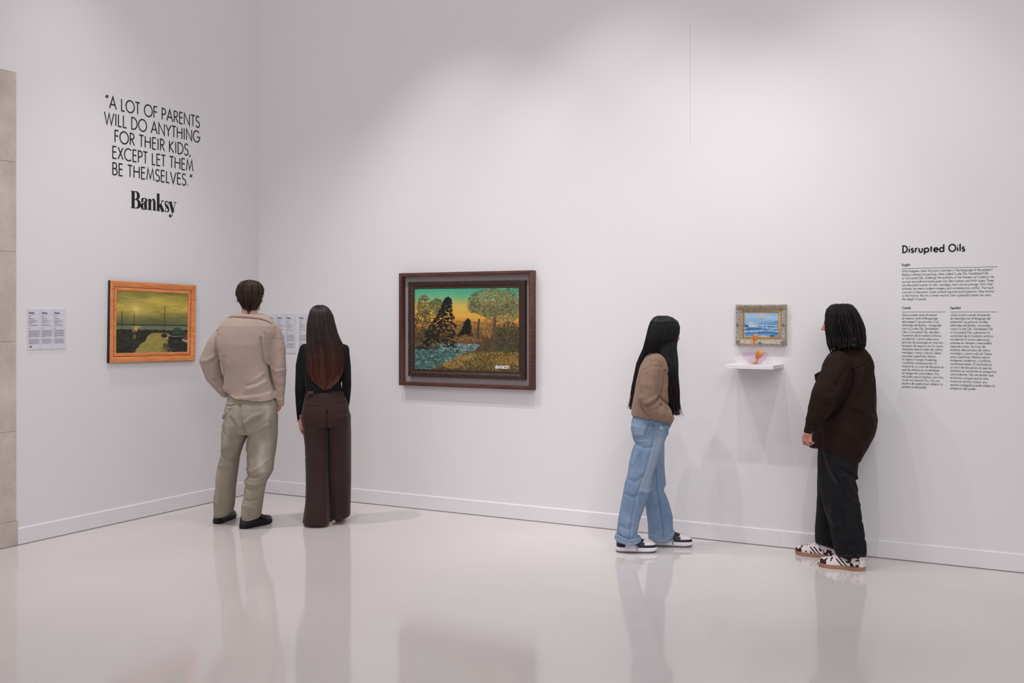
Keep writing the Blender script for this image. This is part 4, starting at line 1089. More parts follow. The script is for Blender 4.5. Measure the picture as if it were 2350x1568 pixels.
# ---- heads and hands
def head(f, c, s, yaw, pitch=0.0, nose=1.0):
    """c centre, s head height; yaw turns the face: 0 looks away from the camera (+y), positive to the right"""
    cy, sy = math.cos(yaw), math.sin(yaw); cp, sp = math.cos(pitch), math.sin(pitch)
    ex = np.array([cy, -sy, 0]); ey = np.array([sy*cp, cy*cp, sp]); ez = np.cross(ex, ey)
    R = np.stack([ex, ey, ez])            # rows: head axes
    W = lambda p: np.array(c)+s*(p[0]*ex+p[1]*ey+p[2]*ez)
    Rt = [[R[j][i] for j in range(3)] for i in range(3)]
    E = lambda p, r, k=.03: f.add_ellip(W(p), np.array(r)*s, k*s, Rt)
    C = lambda rows, k=.03: f.chain([tuple(W(p[:3]))+(p[3]*s,) for p in rows], k*s)
    E((0,-.05,.14), (.325,.40,.36)); E((0,.10,-.12), (.26,.27,.36), .08)
    C([(-.2,-.02,-.22,.09), (-.1,.22,-.40,.075), (.1,.22,-.40,.075), (.2,-.02,-.22,.09)], .08); E((0,.27,-.42), (.09,.08,.07), .06)
    for g in (-1, 1): f.cut_ellip(W((g*.14,.40,-.01)), np.array((.085,.06,.06))*s, .06*s, Rt)
    C([(-.19,.32,.075,.035), (0,.355,.06,.03), (.19,.32,.075,.035)], .05)
    for g in (-1, 1): E((g*.14,.315,-.01), (.066,.06,.05), .015); f.cut_ellip(W((g*.14,.39,-.014)), np.array((.054,.055,.021))*s, .006*s, Rt); E((g*.17,.27,-.14), (.09,.09,.09), .08)
    C([(0,.355,.03,.028), (0,.44*nose,-.11,.045)], .04); C([(-.05,.385,-.125,.03), (.05,.385,-.125,.03)], .03)
    C([(-.085,.335,-.25,.014), (0,.365,-.238,.017), (.085,.335,-.25,.014)], .02); C([(-.07,.33,-.285,.014), (0,.358,-.288,.019), (.07,.33,-.285,.014)], .02)
    for g in (-1, 1):
        E((g*.335,-.05,-.03), (.035,.085,.125), .02); f.cut_ellip(W((g*.375,-.03,-.02)), np.array((.03,.045,.075))*s, .02*s, Rt)
    return W, R
def eyes(P, W, s, iris=(60, 40, 30)):
    m = material('eye_white', rough=0.2, attr=True)
    for g in (-1, 1):
        n, k = 14, 16; th_ = np.linspace(0, math.pi, n); V = []; C_ = []
        ctr = W((g*.14,.316,-.012)); fw = W((g*.14,1.316,-.012))-ctr; fw /= np.linalg.norm(fw)
        a = np.cross(fw, (0,0,1)); a /= np.linalg.norm(a); b = np.cross(a, fw)
        for t in th_:
            for j in range(k):
                p = 2*math.pi*j/k; V.append(ctr+.050*s*(math.cos(t)*fw+math.sin(t)*(math.cos(p)*a+math.sin(p)*b)))
                C_.append((15,12,12) if t < .25 else (iris if t < .58 else (206,196,190)))
        i = np.arange(n*k).reshape(n, k); j = np.roll(i, -1, 1)
        Q = np.stack([i[:-1], j[:-1], j[1:], i[1:]], -1).reshape(-1, 4)
        np_mesh('eye', np.array(V), Q, m, P.root, lin(np.array(C_, float)))
def hand(f, wr, d, nrm, thumb, s=1.0, curl=0.5, spread=1.0):
    """wr wrist point, d towards the fingertips, nrm out of the palm, thumb +1/-1 side"""
    d = np.array(d, float); d /= np.linalg.norm(d); nrm = np.array(nrm, float); nrm -= d*nrm.dot(d); nrm /= np.linalg.norm(nrm)
    sd = np.cross(d, nrm)*thumb; wr = np.array(wr, float)
    P = lambda a, b, c: wr+s*(a*d+b*sd+c*nrm)
    for b0, b1 in ((.018, .033), (.006, .012), (-.006, -.012), (-.016, -.031)):
        f.chain([tuple(P(0, b0*.9, 0))+(.0135*s,), tuple(P(.045, (b0+b1)/2*1.05, .002))+(.0135*s,), tuple(P(.088 if abs(b1) < .02 else .082, b1, 0))+(.0105*s,)], .006)
    for b1, l, cu in ((.031, .070, .8), (.0105, .079, 1.0), (-.0105, .073, 1.12), (-.030, .057, 1.25)):
        p = P(.086 if abs(b1) < .02 else .079, b1*spread, 0); an = 0.0; rows = [tuple(p)+(.0098*s,)]
        for seg, fr_, r_ in ((0, .45, .0090), (1, .31, .0080), (2, .24, .0062)):
            an += curl*cu*(0.75 if seg == 0 else 1.0)
            p = p+s*l*fr_*(math.cos(an)*d+math.sin(an)*nrm+.06*(spread-1)*np.sign(b1)*sd); rows.append(tuple(p)+(r_*s,))
        f.chain(rows, .0025)
    p0 = P(.018, .022, .006); p1 = P(.050, .050, .016); p2 = P(.080, .058, .024+.01*curl); p3 = P(.104, .056, .030+.02*curl)
    f.chain([tuple(p0)+(.0145*s,), tuple(p1)+(.0115*s,), tuple(p2)+(.0095*s,), tuple(p3)+(.0068*s,)], .006)

# ---- hair built from many fine strands
def tubes(name, S, R, mat, parent, col=None, sides=3):
    """S: (count, m, 3) centre lines, R: (count, m) radii"""
    n, m, _ = S.shape
    T = np.gradient(S, axis=1); T /= np.linalg.norm(T, axis=2, keepdims=True)+1e-9
    ref = np.where(np.abs(T[..., 1:2]) < .8, np.array([0., 1., 0.]), np.array([1., 0., 0.]))
    A = np.cross(T, ref); A /= np.linalg.norm(A, axis=2, keepdims=True)+1e-9; B = np.cross(T, A)
    ph = np.arange(sides)*2*math.pi/sides
    V = S[:, :, None, :]+R[:, :, None, None]*(np.cos(ph)[None, None, :, None]*A[:, :, None, :]+np.sin(ph)[None, None, :, None]*B[:, :, None, :])
    i = np.arange(n*m*sides).reshape(n, m, sides); j = np.roll(i, -1, 2)
    Q = np.stack([i[:, :-1], i[:, 1:], j[:, 1:], j[:, :-1]], -1).reshape(-1, 4)
    c = None
    if col is not None: c = lin(np.repeat(col[:, :, None, :], sides, 2).reshape(-1, 3))
    return np_mesh(name, V.reshape(-1, 3), Q, mat, parent, c)

class HairShell:
    def __init__(s, P, rows, n=2.2):
        L = np.array(P.lv(rows)); s.L = L[np.argsort(L[:, 0])]; s.n = n
        s.ztop, s.zbot = s.L[-1, 0], s.L[0, 0]
    def at(s, th, z, off=0.0):
        L = s.L; g = lambda c: np.interp(z, L[:, 0], L[:, c])
        cx, a, cy, b = g(1), g(2)+off, g(3), g(4)+off
        cs, sn = np.cos(th), np.sin(th)
        rr = (np.abs(cs)**s.n+np.abs(sn)**s.n)**(-1/s.n)
        return np.stack([cx+a*sn*rr, cy-b*cs*rr, z+0*th], -1)
    def strands(s, th, z0, z1, m=26, off=0.0, wob=0.003, rng=RNG, pw=0.8):
        th = np.asarray(th); n = len(th)
        t = np.linspace(0, 1, m)[None, :]**pw if False else np.linspace(0, 1, m)[None, :]
        # dense near the crown, where the shell closes
        t = t**1.35
        z = np.asarray(z0)[:, None]*(1-t)+np.asarray(z1)[:, None]*t
        dth = rng.normal(0, .05, (n, 1))*t+rng.normal(0, .02, (n, 1))*np.sin(t*rng.uniform(3, 7, (n, 1)))
        o = (np.asarray(off)[:, None] if hasattr(off, '__len__') else off)+rng.uniform(-wob, wob, (n, 1))*t
        return s.at(th[:, None]+dth, z, o)

m_hair = {}
def hair_mat(name, rough=0.38, spec=0.5):
    return material(name, rough=rough, spec=spec, attr=True)

# ---- shoes
def shoe(P, heel, toe, Lm, sole_h, upper_fn, sole_fn, mats, Wd=0.049, hmax=0.085, nm='shoe', toe_h=1.0, pieces=None, lift=0.0):
    h = P.floor(*heel); t_ = P.floor(*toe); d = t_-h; d /= np.linalg.norm(d)
    sd = np.array([-d[1], d[0], 0]); up = np.array([0, 0, 1.0])
    tt = [0, .03, .08, .18, .32, .48, .62, .74, .84, .92, .97, 1.0]
    hw = np.array([.04, .46, .68, .74, .72, .80, .96, 1.0, .92, .72, .46, .10])*Wd
    cy = np.array([0, 0, 0, 0, .0, .002, .005, .006, .006, .004, .002, 0])
    hh = np.array([.55, .90, 1.0, .98, .96, .90, .74, .58, .50, .43, .34, .12])*hmax
    hh = np.where(np.array(tt) > .6, hh*toe_h, hh)
    n, k = 130, 65
    s = np.linspace(0, 1, n)**1.0; s = .5-.5*np.cos(s*math.pi)
    HW, HH, CY = np.interp(s, tt, hw), np.interp(s, tt, hh), np.interp(s, tt, cy)
    a = np.linspace(0, math.pi, k)
    X = s[:, None]*Lm+0*a
    ca, sa = np.cos(a), np.sin(a)
    ex = .62
    Yl = CY[:, None]+HW[:, None]*np.sign(ca)*np.abs(ca)**ex*1.0*(1-.22*sa[None, :]**2)
    Zl = sole_h+HH[:, None]*np.abs(sa[None, :])**.85
    W = lambda x, y, z: h+x[..., None]*d+y[..., None]*sd+(z[..., None]+lift)*up
    V = W(X, Yl, Zl); i = np.arange(n*k).reshape(n, k)
    Q = np.stack([i[:-1, :-1], i[1:, :-1], i[1:, 1:], i[:-1, 1:]], -1).reshape(-1, 4)
    S_, A_ = np.broadcast_to(s[:, None], (n, k)), np.broadcast_to(a[None, :], (n, k))
    hfrac = (Zl-sole_h)/hmax
    col = upper_fn(S_, A_, hfrac, Zl-sole_h, V)
    o = np_mesh(nm, V.reshape(-1, 3), Q, mats[0], P.root, lin(np.clip(col.reshape(-1, 3), 0, 255)))
    # sole: rounded outline, a little wider than the upper
    prof = [(-.35, 0), (.0, 0), (.0028, .003), (.0038, sole_h*.5), (.003, sole_h-.001), (.0, sole_h+.003), (-.35, sole_h+.003)]
    m_ = 72; ang = np.linspace(0, 2*math.pi, m_, endpoint=False)
    so = np.concatenate([s, s[::-1]]); sg = np.concatenate([np.ones(n), -np.ones(n)])
    ox = so*Lm; oy = np.interp(so, s, CY)+sg*np.interp(so, s, HW)
    cxm, cym = Lm*.5, 0
    rows = []
    for off, z in prof:
        dx, dy = np.gradient(ox), np.gradient(oy); l = np.hypot(dx, dy)+1e-9
        nx_, ny_ = -dy/l, dx/l
        if off <= -.3: rows.append(W(ox*.9+Lm*.05, oy*.25, np.full_like(ox, z)))
        else:
            spring = .010*np.clip((so-.75)/.25, 0, 1)**2 if z < sole_h*.4 else 0*so
            rows.append(W(ox+nx_*off, oy+ny_*off, np.full_like(ox, z)+spring))
    V = np.stack(rows, 1); nn, kk = V.shape[:2]; i = np.arange(nn*kk).reshape(nn, kk); j = np.roll(i, -1, 0)
    Q = np.stack([i[:, :-1], i[:, 1:], j[:, 1:], j[:, :-1]], -1).reshape(-1, 4)
    zz = np.broadcast_to(np.array([p[1] for p in prof])[None, :], (nn, kk)); ss = np.broadcast_to(so[:, None], (nn, kk))
    so_ = np_mesh('sole', V.reshape(-1, 3), Q, mats[1], o, lin(np.clip(sole_fn(ss, zz).reshape(-1, 3), 0, 255)))
    if pieces: pieces(o, W, s, HW, HH, CY, Lm, sole_h)
    return o
def shoe_strip(name, o, W, pts, wd, mat, rise=.0015):
    """raised band over a shoe, pts: local x, y, z"""
    P_ = np.array(pts, float); T = np.gradient(P_, axis=0); T /= np.linalg.norm(T, axis=1, keepdims=True)+1e-9
    S = W(P_[:, 0], P_[:, 1], P_[:, 2])[None]
    return tubes(name, S, np.full((1, len(P_)), wd/2), mat, o, None, 6)

# ------------------------------------------------------------------ visitors
m_skin = bpy.data.materials.new('skin'); m_skin.use_nodes = True
nt = m_skin.node_tree; b = nt.nodes['Principled BSDF']; a = nt.nodes.new('ShaderNodeAttribute'); a.attribute_name = 'Col'
nt.links.new(a.outputs['Color'], b.inputs['Base Color']); b.inputs['Roughness'].default_value = 0.5
b.inputs['Subsurface Weight'].default_value = 0.04; b.inputs['Subsurface Radius'].default_value = (0.01, 0.004, 0.002)

def skin_col(base, W=None, R=None, s=1, lips=(170, 96, 88), brow=None):
    base = np.array(base, float)
    def fn(V, px_, py_):
        c = np.tile(base, (len(V), 1))
        n = vnoise(V[:, 0]*60, V[:, 1]*60, V[:, 2]*60); c += ((n-.5)*8)[:, None]
        if W is not None:
            q = (V-W((0,0,0)))/s @ R.T
            m = (q[:, 1] > .30) & (np.abs(q[:, 0]) < .10-1.1*np.abs(q[:, 2]+.264)) & (q[:, 2] < -.225) & (q[:, 2] > -.305); c[m] = lips
            if brow is not None:
                m = (q[:, 1] > .2) & (np.abs(np.abs(q[:, 0])-.15) < .085) & (np.abs(q[:, 2]-.10+.15*np.abs(np.abs(q[:, 0])-.12)) < .018); c[m] = brow
            m = (np.abs(q[:, 0]) > .33); c[m] = c[m]*np.array((1.02, .9, .88))
        return c
    return fn
def tint(base, var=6, fr=14, seed=0):
    base = np.array(base, float)
    def fn(V, px_, py_):
        n = vnoise(V[:, 0]*fr+seed, V[:, 1]*fr, V[:, 2]*fr)-.5; n2 = vnoise(V[:, 0]*160, V[:, 1]*160, V[:, 2]*160)-.5
        return base+((n*2+n2)*var)[:, None]
    return fn
def pdist(px_, py_, P): return seg_dist(px_, py_, P)

def simple_body(P, f, tor, legs, arms, neck, kk=.02):
    f.loft(P.lv(tor), .03)
    for L in legs: f.chain(L, kk)
    for A in arms: f.chain(P.ch(A), kk)
    f.chain(P.ch(neck), .02)

# ============================================================ man in the beige sweater
P = Person(7.75, 565, 'person in beige sweater and faded olive trousers, hand on hip, facing the left corner'); K = P.k
HS = .232
f = P.field(440, 670, 636, 1215, -75, 75, .0045)
hc = P.pt(574.5, 681, -9)
simple_body(P, f, [(735,535,612,2,18),(760,518,624,3,24),(820,520,608,1,24),(880,526,608,-2,24),(940,528,622,0,28),(975,528,622,0,26)],
  [P.ch([(543,955,0,22),(529,1050,-12,13),(512,1150,-46,10)])+P.foot((495.5,1203),(531,1188.5),.292), P.ch([(603,955,0,22),(599,1055,4,15),(580,1150,2,11)])+P.foot((552.5,1214.5),(622,1199),.300)],
  [[(512,765,0,13),(481,826,-4,11),(511,886,-20,7),(521,899,-22,6)], [(630,768,-2,12),(640,838,-4,10),(643,900,-6,7.5),(643,928,-5,7)]],
  [(572,735,4,19),(572.5,712,3,17.5),(575,692,0,17)])
W_, R_h = head(f, hc, HS, math.radians(24), math.radians(4))
hand(f, P.pt(642, 922, -8), (-.30, .35, -.9), (-.8, .3, .2), 1, .86, .5)
hand(f, P.pt(527, 898, -26), (.35, -.05, -1), (.5, -.8, .2), -1, .74, .25)
P.make('body', f, m_skin, None, skin_col((212, 160, 142), W_, R_h, HS, brow=(60, 44, 38)))
eyes(P, W_, HS)

f = P.field(440, 670, 712, 945, -60, 62, .0046)
f.loft(P.lv([(719,541,600,2,21),(726,527,615,2,27),(735,516,627,3,32),(748,504,636,5,37),(764,500,638,6,39),(790,501,630,7,41),(825,504.5,622,5,41),(845,511,621,3,41),(860,513.5,622,2,41),(890,513,629,0,42),(905,517,637,0,42),(925,520,640,0,42)]), .02)
a_ = P.ln([(440,901),(516,902),(543,916),(582,921.5),(612,921),(640,919),(700,919)], 40); f.trim([p[0] for p in a_], [p[1] for p in a_])
f.chain(P.ch([(512,766,0,19),(497,790,-1,21.5),(480,827,-2,22),(490,863,-10,18.5),(509,889,-17,14),(516,897,-19,11.5)]), .006)
f.chain(P.ch([(512,893,-17,14),(517,899,-20,13)]), .006)
f.chain(P.ch([(627,764,0,19),(635,800,0,20.5),(637,838,0,20),(640,875,-2,16.5),(640.5,900,-4,14),(642,916,-5,10.5),(643,924,-5,9.5)]), .011)
f.chain(P.ch([(642,915,-5,11.5),(643.2,925,-5,10)]), .006)
f.mod(folds(.007, 6, 6, 4, 2.2)); f.mod(folds(.002, 22, 22, 12, 5.1))
# collar standing away from the back
P.creases(f, [([(521,729),(536,727.5),(548,728.5),(575,730),(601,733),(614,737),(624,743)], 1.3, 2.6), ([(524,722),(548,723),(575,724),(600,727),(616,732)], 2.6, -2.2)], 0.0)
P.creases(f, [([(608,775),(609,800),(611,828),(619,842),(622,866),(627,880),(632,893)], 2.6, 5.5), ([(617,765),(621,786),(622,806)], 3, 3.2), ([(614,770),(616,800)], 2.5, -2.2),
  ([(502.5,760),(500.5,790),(501.5,818)], 2.6, 4.5), ([(508,775),(513,800)], 4, -1.8), ([(622,778),(635,777),(647,781)], 1.0, 1.4), ([(484,768),(494,757)], 1.0, 1.2),
  ([(473,836),(486,833),(497,825)], 3.2, 3.6), ([(470,828),(484,825),(498,816)], 3.5, -2.4), ([(492,872),(503,875),(510,872)], 2.6, 3.4), ([(494,866),(505,867)], 3, -2.4), ([(486,856),(497,859),(506,856)], 2.5, 2.0),
  ([(572,904),(585,899),(605,900),(622,895)], 4.5, 2.6), ([(580,890),(600,884),(618,874)], 5, -2.8), ([(578,882),(595,878),(611,864)], 4, 2.6), ([(600,868),(612,856)], 4, -2.4), ([(525,905),(550,912),(600,909)], 4, -2),
  ([(518,880),(523,850),(524,820)], 5, 2.6), ([(531,895),(533,860),(535,835)], 6, -2), ([(629,905),(632,914)], 2.5, 2.5), ([(634,860),(646,866),(654,862)], 3, 2.0), ([(633,880),(643,888),(652,885)], 3, 2.2), ([(625,845),(640,852),(655,848)], 3.5, -2)], 0.02)
P.creases(f, [([(518,905),(543,918.2),(582,923.4),(638,921.4)], 1.6, -1.3)], .2, 40)
m_knit = material('beige_wool_knit', rough=0.95, spec=0.15, attr=True, bump=0.35, bscale=330, sheen=0.15)
def sweatcol(V, px_, py_):
    c = tint((169, 150, 140), 7, 9)(V, px_, py_)
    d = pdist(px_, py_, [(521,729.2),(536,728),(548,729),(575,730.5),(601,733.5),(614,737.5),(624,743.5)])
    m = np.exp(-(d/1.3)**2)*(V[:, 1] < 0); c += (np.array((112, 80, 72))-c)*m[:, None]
    return c
P.make('sweater', f, m_knit, None, sweatcol)

f = P.field(480, 645, 898, 1200, -85, 60, .0046)
f.loft(P.lv([(899,525,618,0,33),(910,522.5,627,0,35),(922,520.5,634,1,37),(934,517.5,636.5,3,41),(950,514.5,636.5,5,43),(975,511.5,636,5,42),(996,510.5,635.5,3,36)]), .02)
f.loft(P.lv([(950,514,577,2,38),(975,511.5,574,0,38),(998,510,568,-2,36),(1024,510,556,-8,33),(1042,508.5,551,-12,31),(1072,501,546.5,-20,29),(1095,497.5,543.5,-28,28.5),(1118,495,541,-35,28),(1150,491,538.5,-44,28),(1175,491,534,-50,27),(1192,493.5,531,-50,26)]), .012)
f.loft(P.lv([(950,568,636.5,2,38),(980,570.5,636,0,38),(998,569,635.5,0,36),(1028,566,632.5,0,34),(1056,567.5,629.5,1,33),(1080,568,626.5,2,32),(1094,566,619,3,31),(1106,563,611,4,30),(1130,560.5,607,5,29),(1160,556,602,3,29),(1180,554,599,0,29),(1196,554,598.5,0,29)]), .012)
def hem(x, y, z): return None
a_ = P.ln([(480,1187.5),(494,1188),(512,1186),(531,1178),(540,1175)], -45); b_ = P.ln([(553.5,1193.5),(575,1193),(598.5,1187.5),(640,1187)], 5)
f.trim([p[0] for p in a_+b_], [p[1] for p in a_+b_])
f.mod(folds(.006, 9, 9, 4, 7.3)); f.mod(folds(.0035, 24, 24, 9, 1.4))
P.creases(f, [([(560,922),(563,950),(568,972),(571,990)], 3.2, 4.5), ([(513,968),(526,953),(539,937)], 4, 3.2), ([(515,958),(528,944)], 3.5, -2), ([(571,978),(590,966),(608,957)], 4.5, 4), ([(571,968),(592,952),(612,945)], 4, -3),
  ([(569,986),(552,972),(540,955)], 4, 3), ([(560,975),(549,955)], 4, -2.5), ([(571,990),(600,985),(625,972)], 4, -2.6), ([(545,1010),(530,1000),(515,985)], 4, 2.6), ([(553,1026),(535,1020),(515,1030)], 4, -2),
  ([(545,1060),(525,1052),(509,1044)], 3.5, 3.4), ([(544,1070),(522,1066),(503,1070)], 3.5, -2.6), ([(530,1078),(512,1080)], 3, 2.2), ([(538,1150),(520,1145),(500,1156)], 3.5, 2.4), ([(517,1100),(514,1130),(512,1150)], 4, 2.6), ([(534,1165),(515,1168),(498,1160)], 3, -2.2),
  ([(568,1040),(585,1046),(600,1036)], 4, 2.6), ([(568,1075),(585,1078),(606,1066),(622,1050)], 4, -2.6), ([(567,1090),(590,1092),(612,1085)], 3.4, 3.4), ([(565,1102),(585,1108),(606,1106)], 3.2, -2.6), ([(562,1112),(580,1120),(600,1114)], 3, 2.6), ([(615,1100),(622,1086)], 3.5, 2.4),
  ([(560,1140),(580,1145),(598,1140)], 3, 2), ([(558,1160),(575,1155),(594,1166)], 3, -2), ([(612,1000),(606,1040),(612,1070)], 5, 2.2), ([(625,960),(627,1000),(622,1040)], 5, -2.2),
  ([(519,929.5),(530,931),(539,930)], 1.2, 2.0), ([(520,933),(538,934)], 1.2, -.8)], 0.03)
def trcol(V, px_, py_):
    c = tint((146, 138, 123), 9, 10, 3)(V, px_, py_)
    def fade(P_, w_, amt):
        d = pdist(px_, py_, P_); n = vnoise(V[:, 0]*25, V[:, 1]*25, V[:, 2]*9); m = np.exp(-(d/w_)**2)*amt*(.5+n)
        c[:] = c+(np.array((184, 174, 166))-c)*np.clip(m, 0, .9)[:, None]
    fade([(603,1020),(598,1050),(600,1080)], 9, .85); fade([(524,975),(519,1000),(516,1015)], 8, .6); fade([(500,1080),(497,1120),(496,1150)], 5, .5); fade([(620,1015),(617,1060)], 6, .35)
    fade([(608,930),(620,945),(606,960)], 8, .4); fade([(558,1140),(556,1180)], 6, .45); fade([(524,922),(522,925)], 8, .7)
    d = pdist(px_, py_, [(519,929),(530,930.5),(539,929.5)]); m = np.exp(-(d/1.0)**2)*.85*(V[:, 1] < .05); c += (np.array((62, 58, 48))-c)*m[:, None]
    d = np.minimum(pdist(px_, py_, [(491,1185.5),(512,1184),(531,1176)]), pdist(px_, py_, [(553.5,1191),(575,1190.5),(598.5,1185)])); c += (np.array((116, 106, 92))-c)*(np.exp(-(d/.9)**2)*.7)[:, None]
    return c
m_twill = material('faded_olive_twill', rough=0.9, spec=0.2, attr=True, bump=0.2, bscale=420)
P.make('trousers', f, m_twill, None, trcol)

# hair
rows = [(643.5,567,580,-4,9),(647,556,592,-4,20),(655,549.5,599,-4,28),(668,546,602.5,-4,32),(682,546.5,602.5,-3,32),(692,549.5,599.5,1,28),(702,554,594,5,22),(712,559,588,9,15)]
f = P.field(535, 612, 636, 722, -42, 42, .004)
f.loft([(z, cx_, a*.95, cy_, b_*.95) for z, cx_, a, cy_, b_ in P.lv(rows)], .01)
yaw = math.radians(24); fwd = np.array([math.sin(yaw), math.cos(yaw)]); c0 = P.pt(574.5, 681, -9)
zb_f = P.pt(0, 668, 0)[2]
f.cut_where(lambda X, Y, Z: np.minimum(np.minimum((X-c0[0])*fwd[0]+(Y-c0[1])*fwd[1]-.025, zb_f-Z), .1+0*X+0*Y+0*Z))
f.mod(lambda x, y, z: .006*np.sin(np.arctan2(x-c0[0], -(y-c0[1]))*26+vnoise(x*30, y*30, z*30)*5))
hcol = lambda V, px_, py_: tint((52, 38, 33), 8, 40)(V, px_, py_)
m_brown = hair_mat('dark_brown_hair', 0.6, 0.3)
hp = P.make('hair', f, m_brown, None, hcol)
sh = HairShell(P, rows)
nc = 75; cth = RNG.uniform(-1.9, 1.9, nc); cid = RNG.integers(nc, size=950); n = 950; th = cth[cid]+RNG.normal(0, .045, n)
yc_ = -yaw
zend = P.pt(0, 690, 0)[2]+0*th
tail = np.exp(-((th-.10)/.55)**2)
ear = np.clip((np.abs(th)-1.05)/.3, 0, 1)
zend = P.pt(0, 691, 0)[2]-tail*23*K+ear*13*K+RNG.normal(0, 4.5*K, nc)[cid]+RNG.normal(0, 1.5*K, n)
z0 = np.full(n, sh.ztop-.001)-RNG.uniform(0, 1, n)**2*.06
S = sh.strands(th, z0, zend, 18, RNG.uniform(-.004, .006, nc)[cid]+RNG.uniform(-.0015, .0015, n), .002)
S[:, :, :2] += RNG.normal(0, .006, (nc, 1, 2))[cid]*np.linspace(0, 1, 18)[None, :, None]**2
S[:, :, 0] += (RNG.normal(0, .006, nc)[cid][:, None]*np.sin(np.linspace(0, 3, 18))[None, :])
R = .0024*np.linspace(1, .25, 18)[None, :]*RNG.uniform(.6, 1.2, (n, 1))
cl = np.array((52, 37, 31))+RNG.normal(0, 9, (nc, 1, 1))[cid]+np.zeros((n, 18, 3))
tubes('hair_strands', S, R, m_brown, hp, cl, 4)
locks_todo = (P, hp, m_brown)

# shoes: chunky black loafers
m_leather = material('black_leather', rough=0.35, spec=0.5, attr=True); m_rubber = material('black_rubber', rough=0.6, spec=0.3, attr=True)
blk = lambda S_, A_, hf, z, V: np.zeros(S_.shape+(3,))+np.array((24, 21, 23))
bso = lambda s_, z_: np.zeros(s_.shape+(3,))+np.array((19, 18, 19))
def loafer(o, W, s, HW, HH, CY, L, sh_):
    t = np.linspace(0, math.pi, 20); xs_ = L*(.62+.27*np.sin(t)); ys_ = .033*np.cos(t)
    zs = sh_+np.interp(xs_/L, s, HH)*.86
    shoe_strip('apron_seam', o, W, np.stack([xs_, ys_, zs], 1), .006, m_leather)
    ys_ = np.linspace(-.046, .046, 17); xs_ = np.full(17, L*.56); zs = sh_+np.interp(.56, s, HH)*np.sqrt(np.clip(1-(ys_/.052)**2, 0.02, 1))+.002
    for dx in (0, .007, .014, .021): shoe_strip('strap', o, W, np.stack([xs_+dx, ys_, zs-.0012*dx/.007], 1), .008, m_leather)
shoe(P, (495.5,1203), (531,1188.5), .292, .030, blk, bso, (m_leather, m_rubber), .050, .072, pieces=loafer)
shoe(P, (552.5,1214.5), (622,1199), .300, .030, blk, bso, (m_leather, m_rubber), .050, .072, pieces=loafer)

# ============================================================ woman in black top and brown trousers
P = Person(7.85, 752, 'person with long brown hair in black top and wide brown trousers, seen from behind'); K = P.k
HS = .215
f = P.field(668, 815, 694, 1212, -60, 50, .0045)
hc = P.pt(738, 738, 0)
simple_body(P, f, [(782,718,772,0,14),(800,706,786,0,19),(850,704,778,0,22),(905,710,780,0,22),(950,702,794,4,27),(970,704,792,4,25)],
  [P.ch([(728,955,0,22),(728,1060,-2,15),(735,1150,0,11)])+P.foot((754,1207.6),(715,1203),.225,.014), P.ch([(775,955,0,22),(781,1060,-14,15),(783,1150,-26,11)])+P.foot((778,1196),(786,1184),.235,.014)],
  [[(699,804,0,9),(690,895,4,8.5),(688,945,0,6),(688.5,967,-4,5)], [(790,803,0,9),(794,885,2,8),(794,925,-10,6),(793,944,-18,5)]],
  [(739,790,0,15),(739,770,0,14),(738,755,0,14)])
W_, R_h = head(f, hc, HS, math.radians(2), 0)
hand(f, P.pt(688.5, 966, -4), (.1, .1, -1), (.95, .1, .1), 1, .84, .45)
hand(f, P.pt(793, 943, -18), (-.1, .5, -.85), (-.9, -.3, 0), -1, .84, .4)
P.make('body', f, m_skin, None, skin_col((206, 160, 148), W_, R_h, HS, brow=(60, 40, 34)))
eyes(P, W_, HS)
f = P.field(668, 815, 762, 972, -45, 45, .005)
f.loft(P.lv([(768,722,757,0,15),(780,713,772,0,20),(790,703,789,0,24),(800,695,796,0,28),(830,692.5,794,0,31),(860,694,787,0,31),(880,697,781.5,0,30),(900,701,784,0,30),(915,702,787,0,30)]), .015)
f.chain(P.ch([(700,802,0,13),(692,840,1,13.5),(690,892,4,13),(688.5,930,1,10.2),(687.5,950,-2,7.5),(688.3,966,-4,5.8)]), .008)
f.chain(P.ch([(789,803,0,13),(792.5,840,1,12.5),(795.5,882,2,10.5),(795,915,-8,9),(793,943,-18,6.4)]), .006)
f.mod(folds(.005, 12, 12, 8, 4.4))
P.creases(f, [([(703,830),(703,870),(701,905),(697,940)], 2, 3), ([(782,830),(780,860),(783,885)], 2, 3)], 0.0)
m_black = material('black_jersey', rough=0.9, spec=0.2, attr=True, sheen=0.05)
P.make('top', f, m_black, None, tint((19, 17, 19), 2))
f = P.field(680, 815, 888, 1210, -70, 55, .0055)
f.loft(P.lv([(893,703,786,0,29),(905,700.5,790.5,1,31),(918,698.5,795,2,33),(940,694,801,5,36),(955,692.6,803.5,6,37),(980,694.5,804.5,4,36)]), .02)
f.loft(P.lv([(950,693,761,3,35),(992,696,758.5,0,34),(1026,701,758,-1,32),(1084,703,757.3,1,32),(1120,703,758,3,33),(1152,702,759.3,5,34),(1180,698.5,760.3,7,36),(1204,695,761,8,37)]), .006)
f.loft(P.lv([(950,755,804,3,35),(1015,756,805,-4,33),(1084,756,805.3,-13,33),(1150,758.5,804.7,-22,34),(1180,760,804,-26,35),(1195,760.5,803.3,-28,36)]), .006)
a_ = P.ln([(680,1198),(697,1198.5),(730,1201.5),(760,1201),(761.5,1194),(785,1193.5),(803,1189),(820,1188)], 5); f.trim([p[0] for p in a_], [p[1] for p in a_])
a_ = P.ln([(690,906),(703,905.5),(740,902),(786,897),(800,896)], 25); f.trim([p[0] for p in a_], [p[1] for p in a_], False)
f.mod(folds(.006, 12, 12, 2.2, 3.3)); f.mod(folds(.002, 25, 25, 6, 8.1))
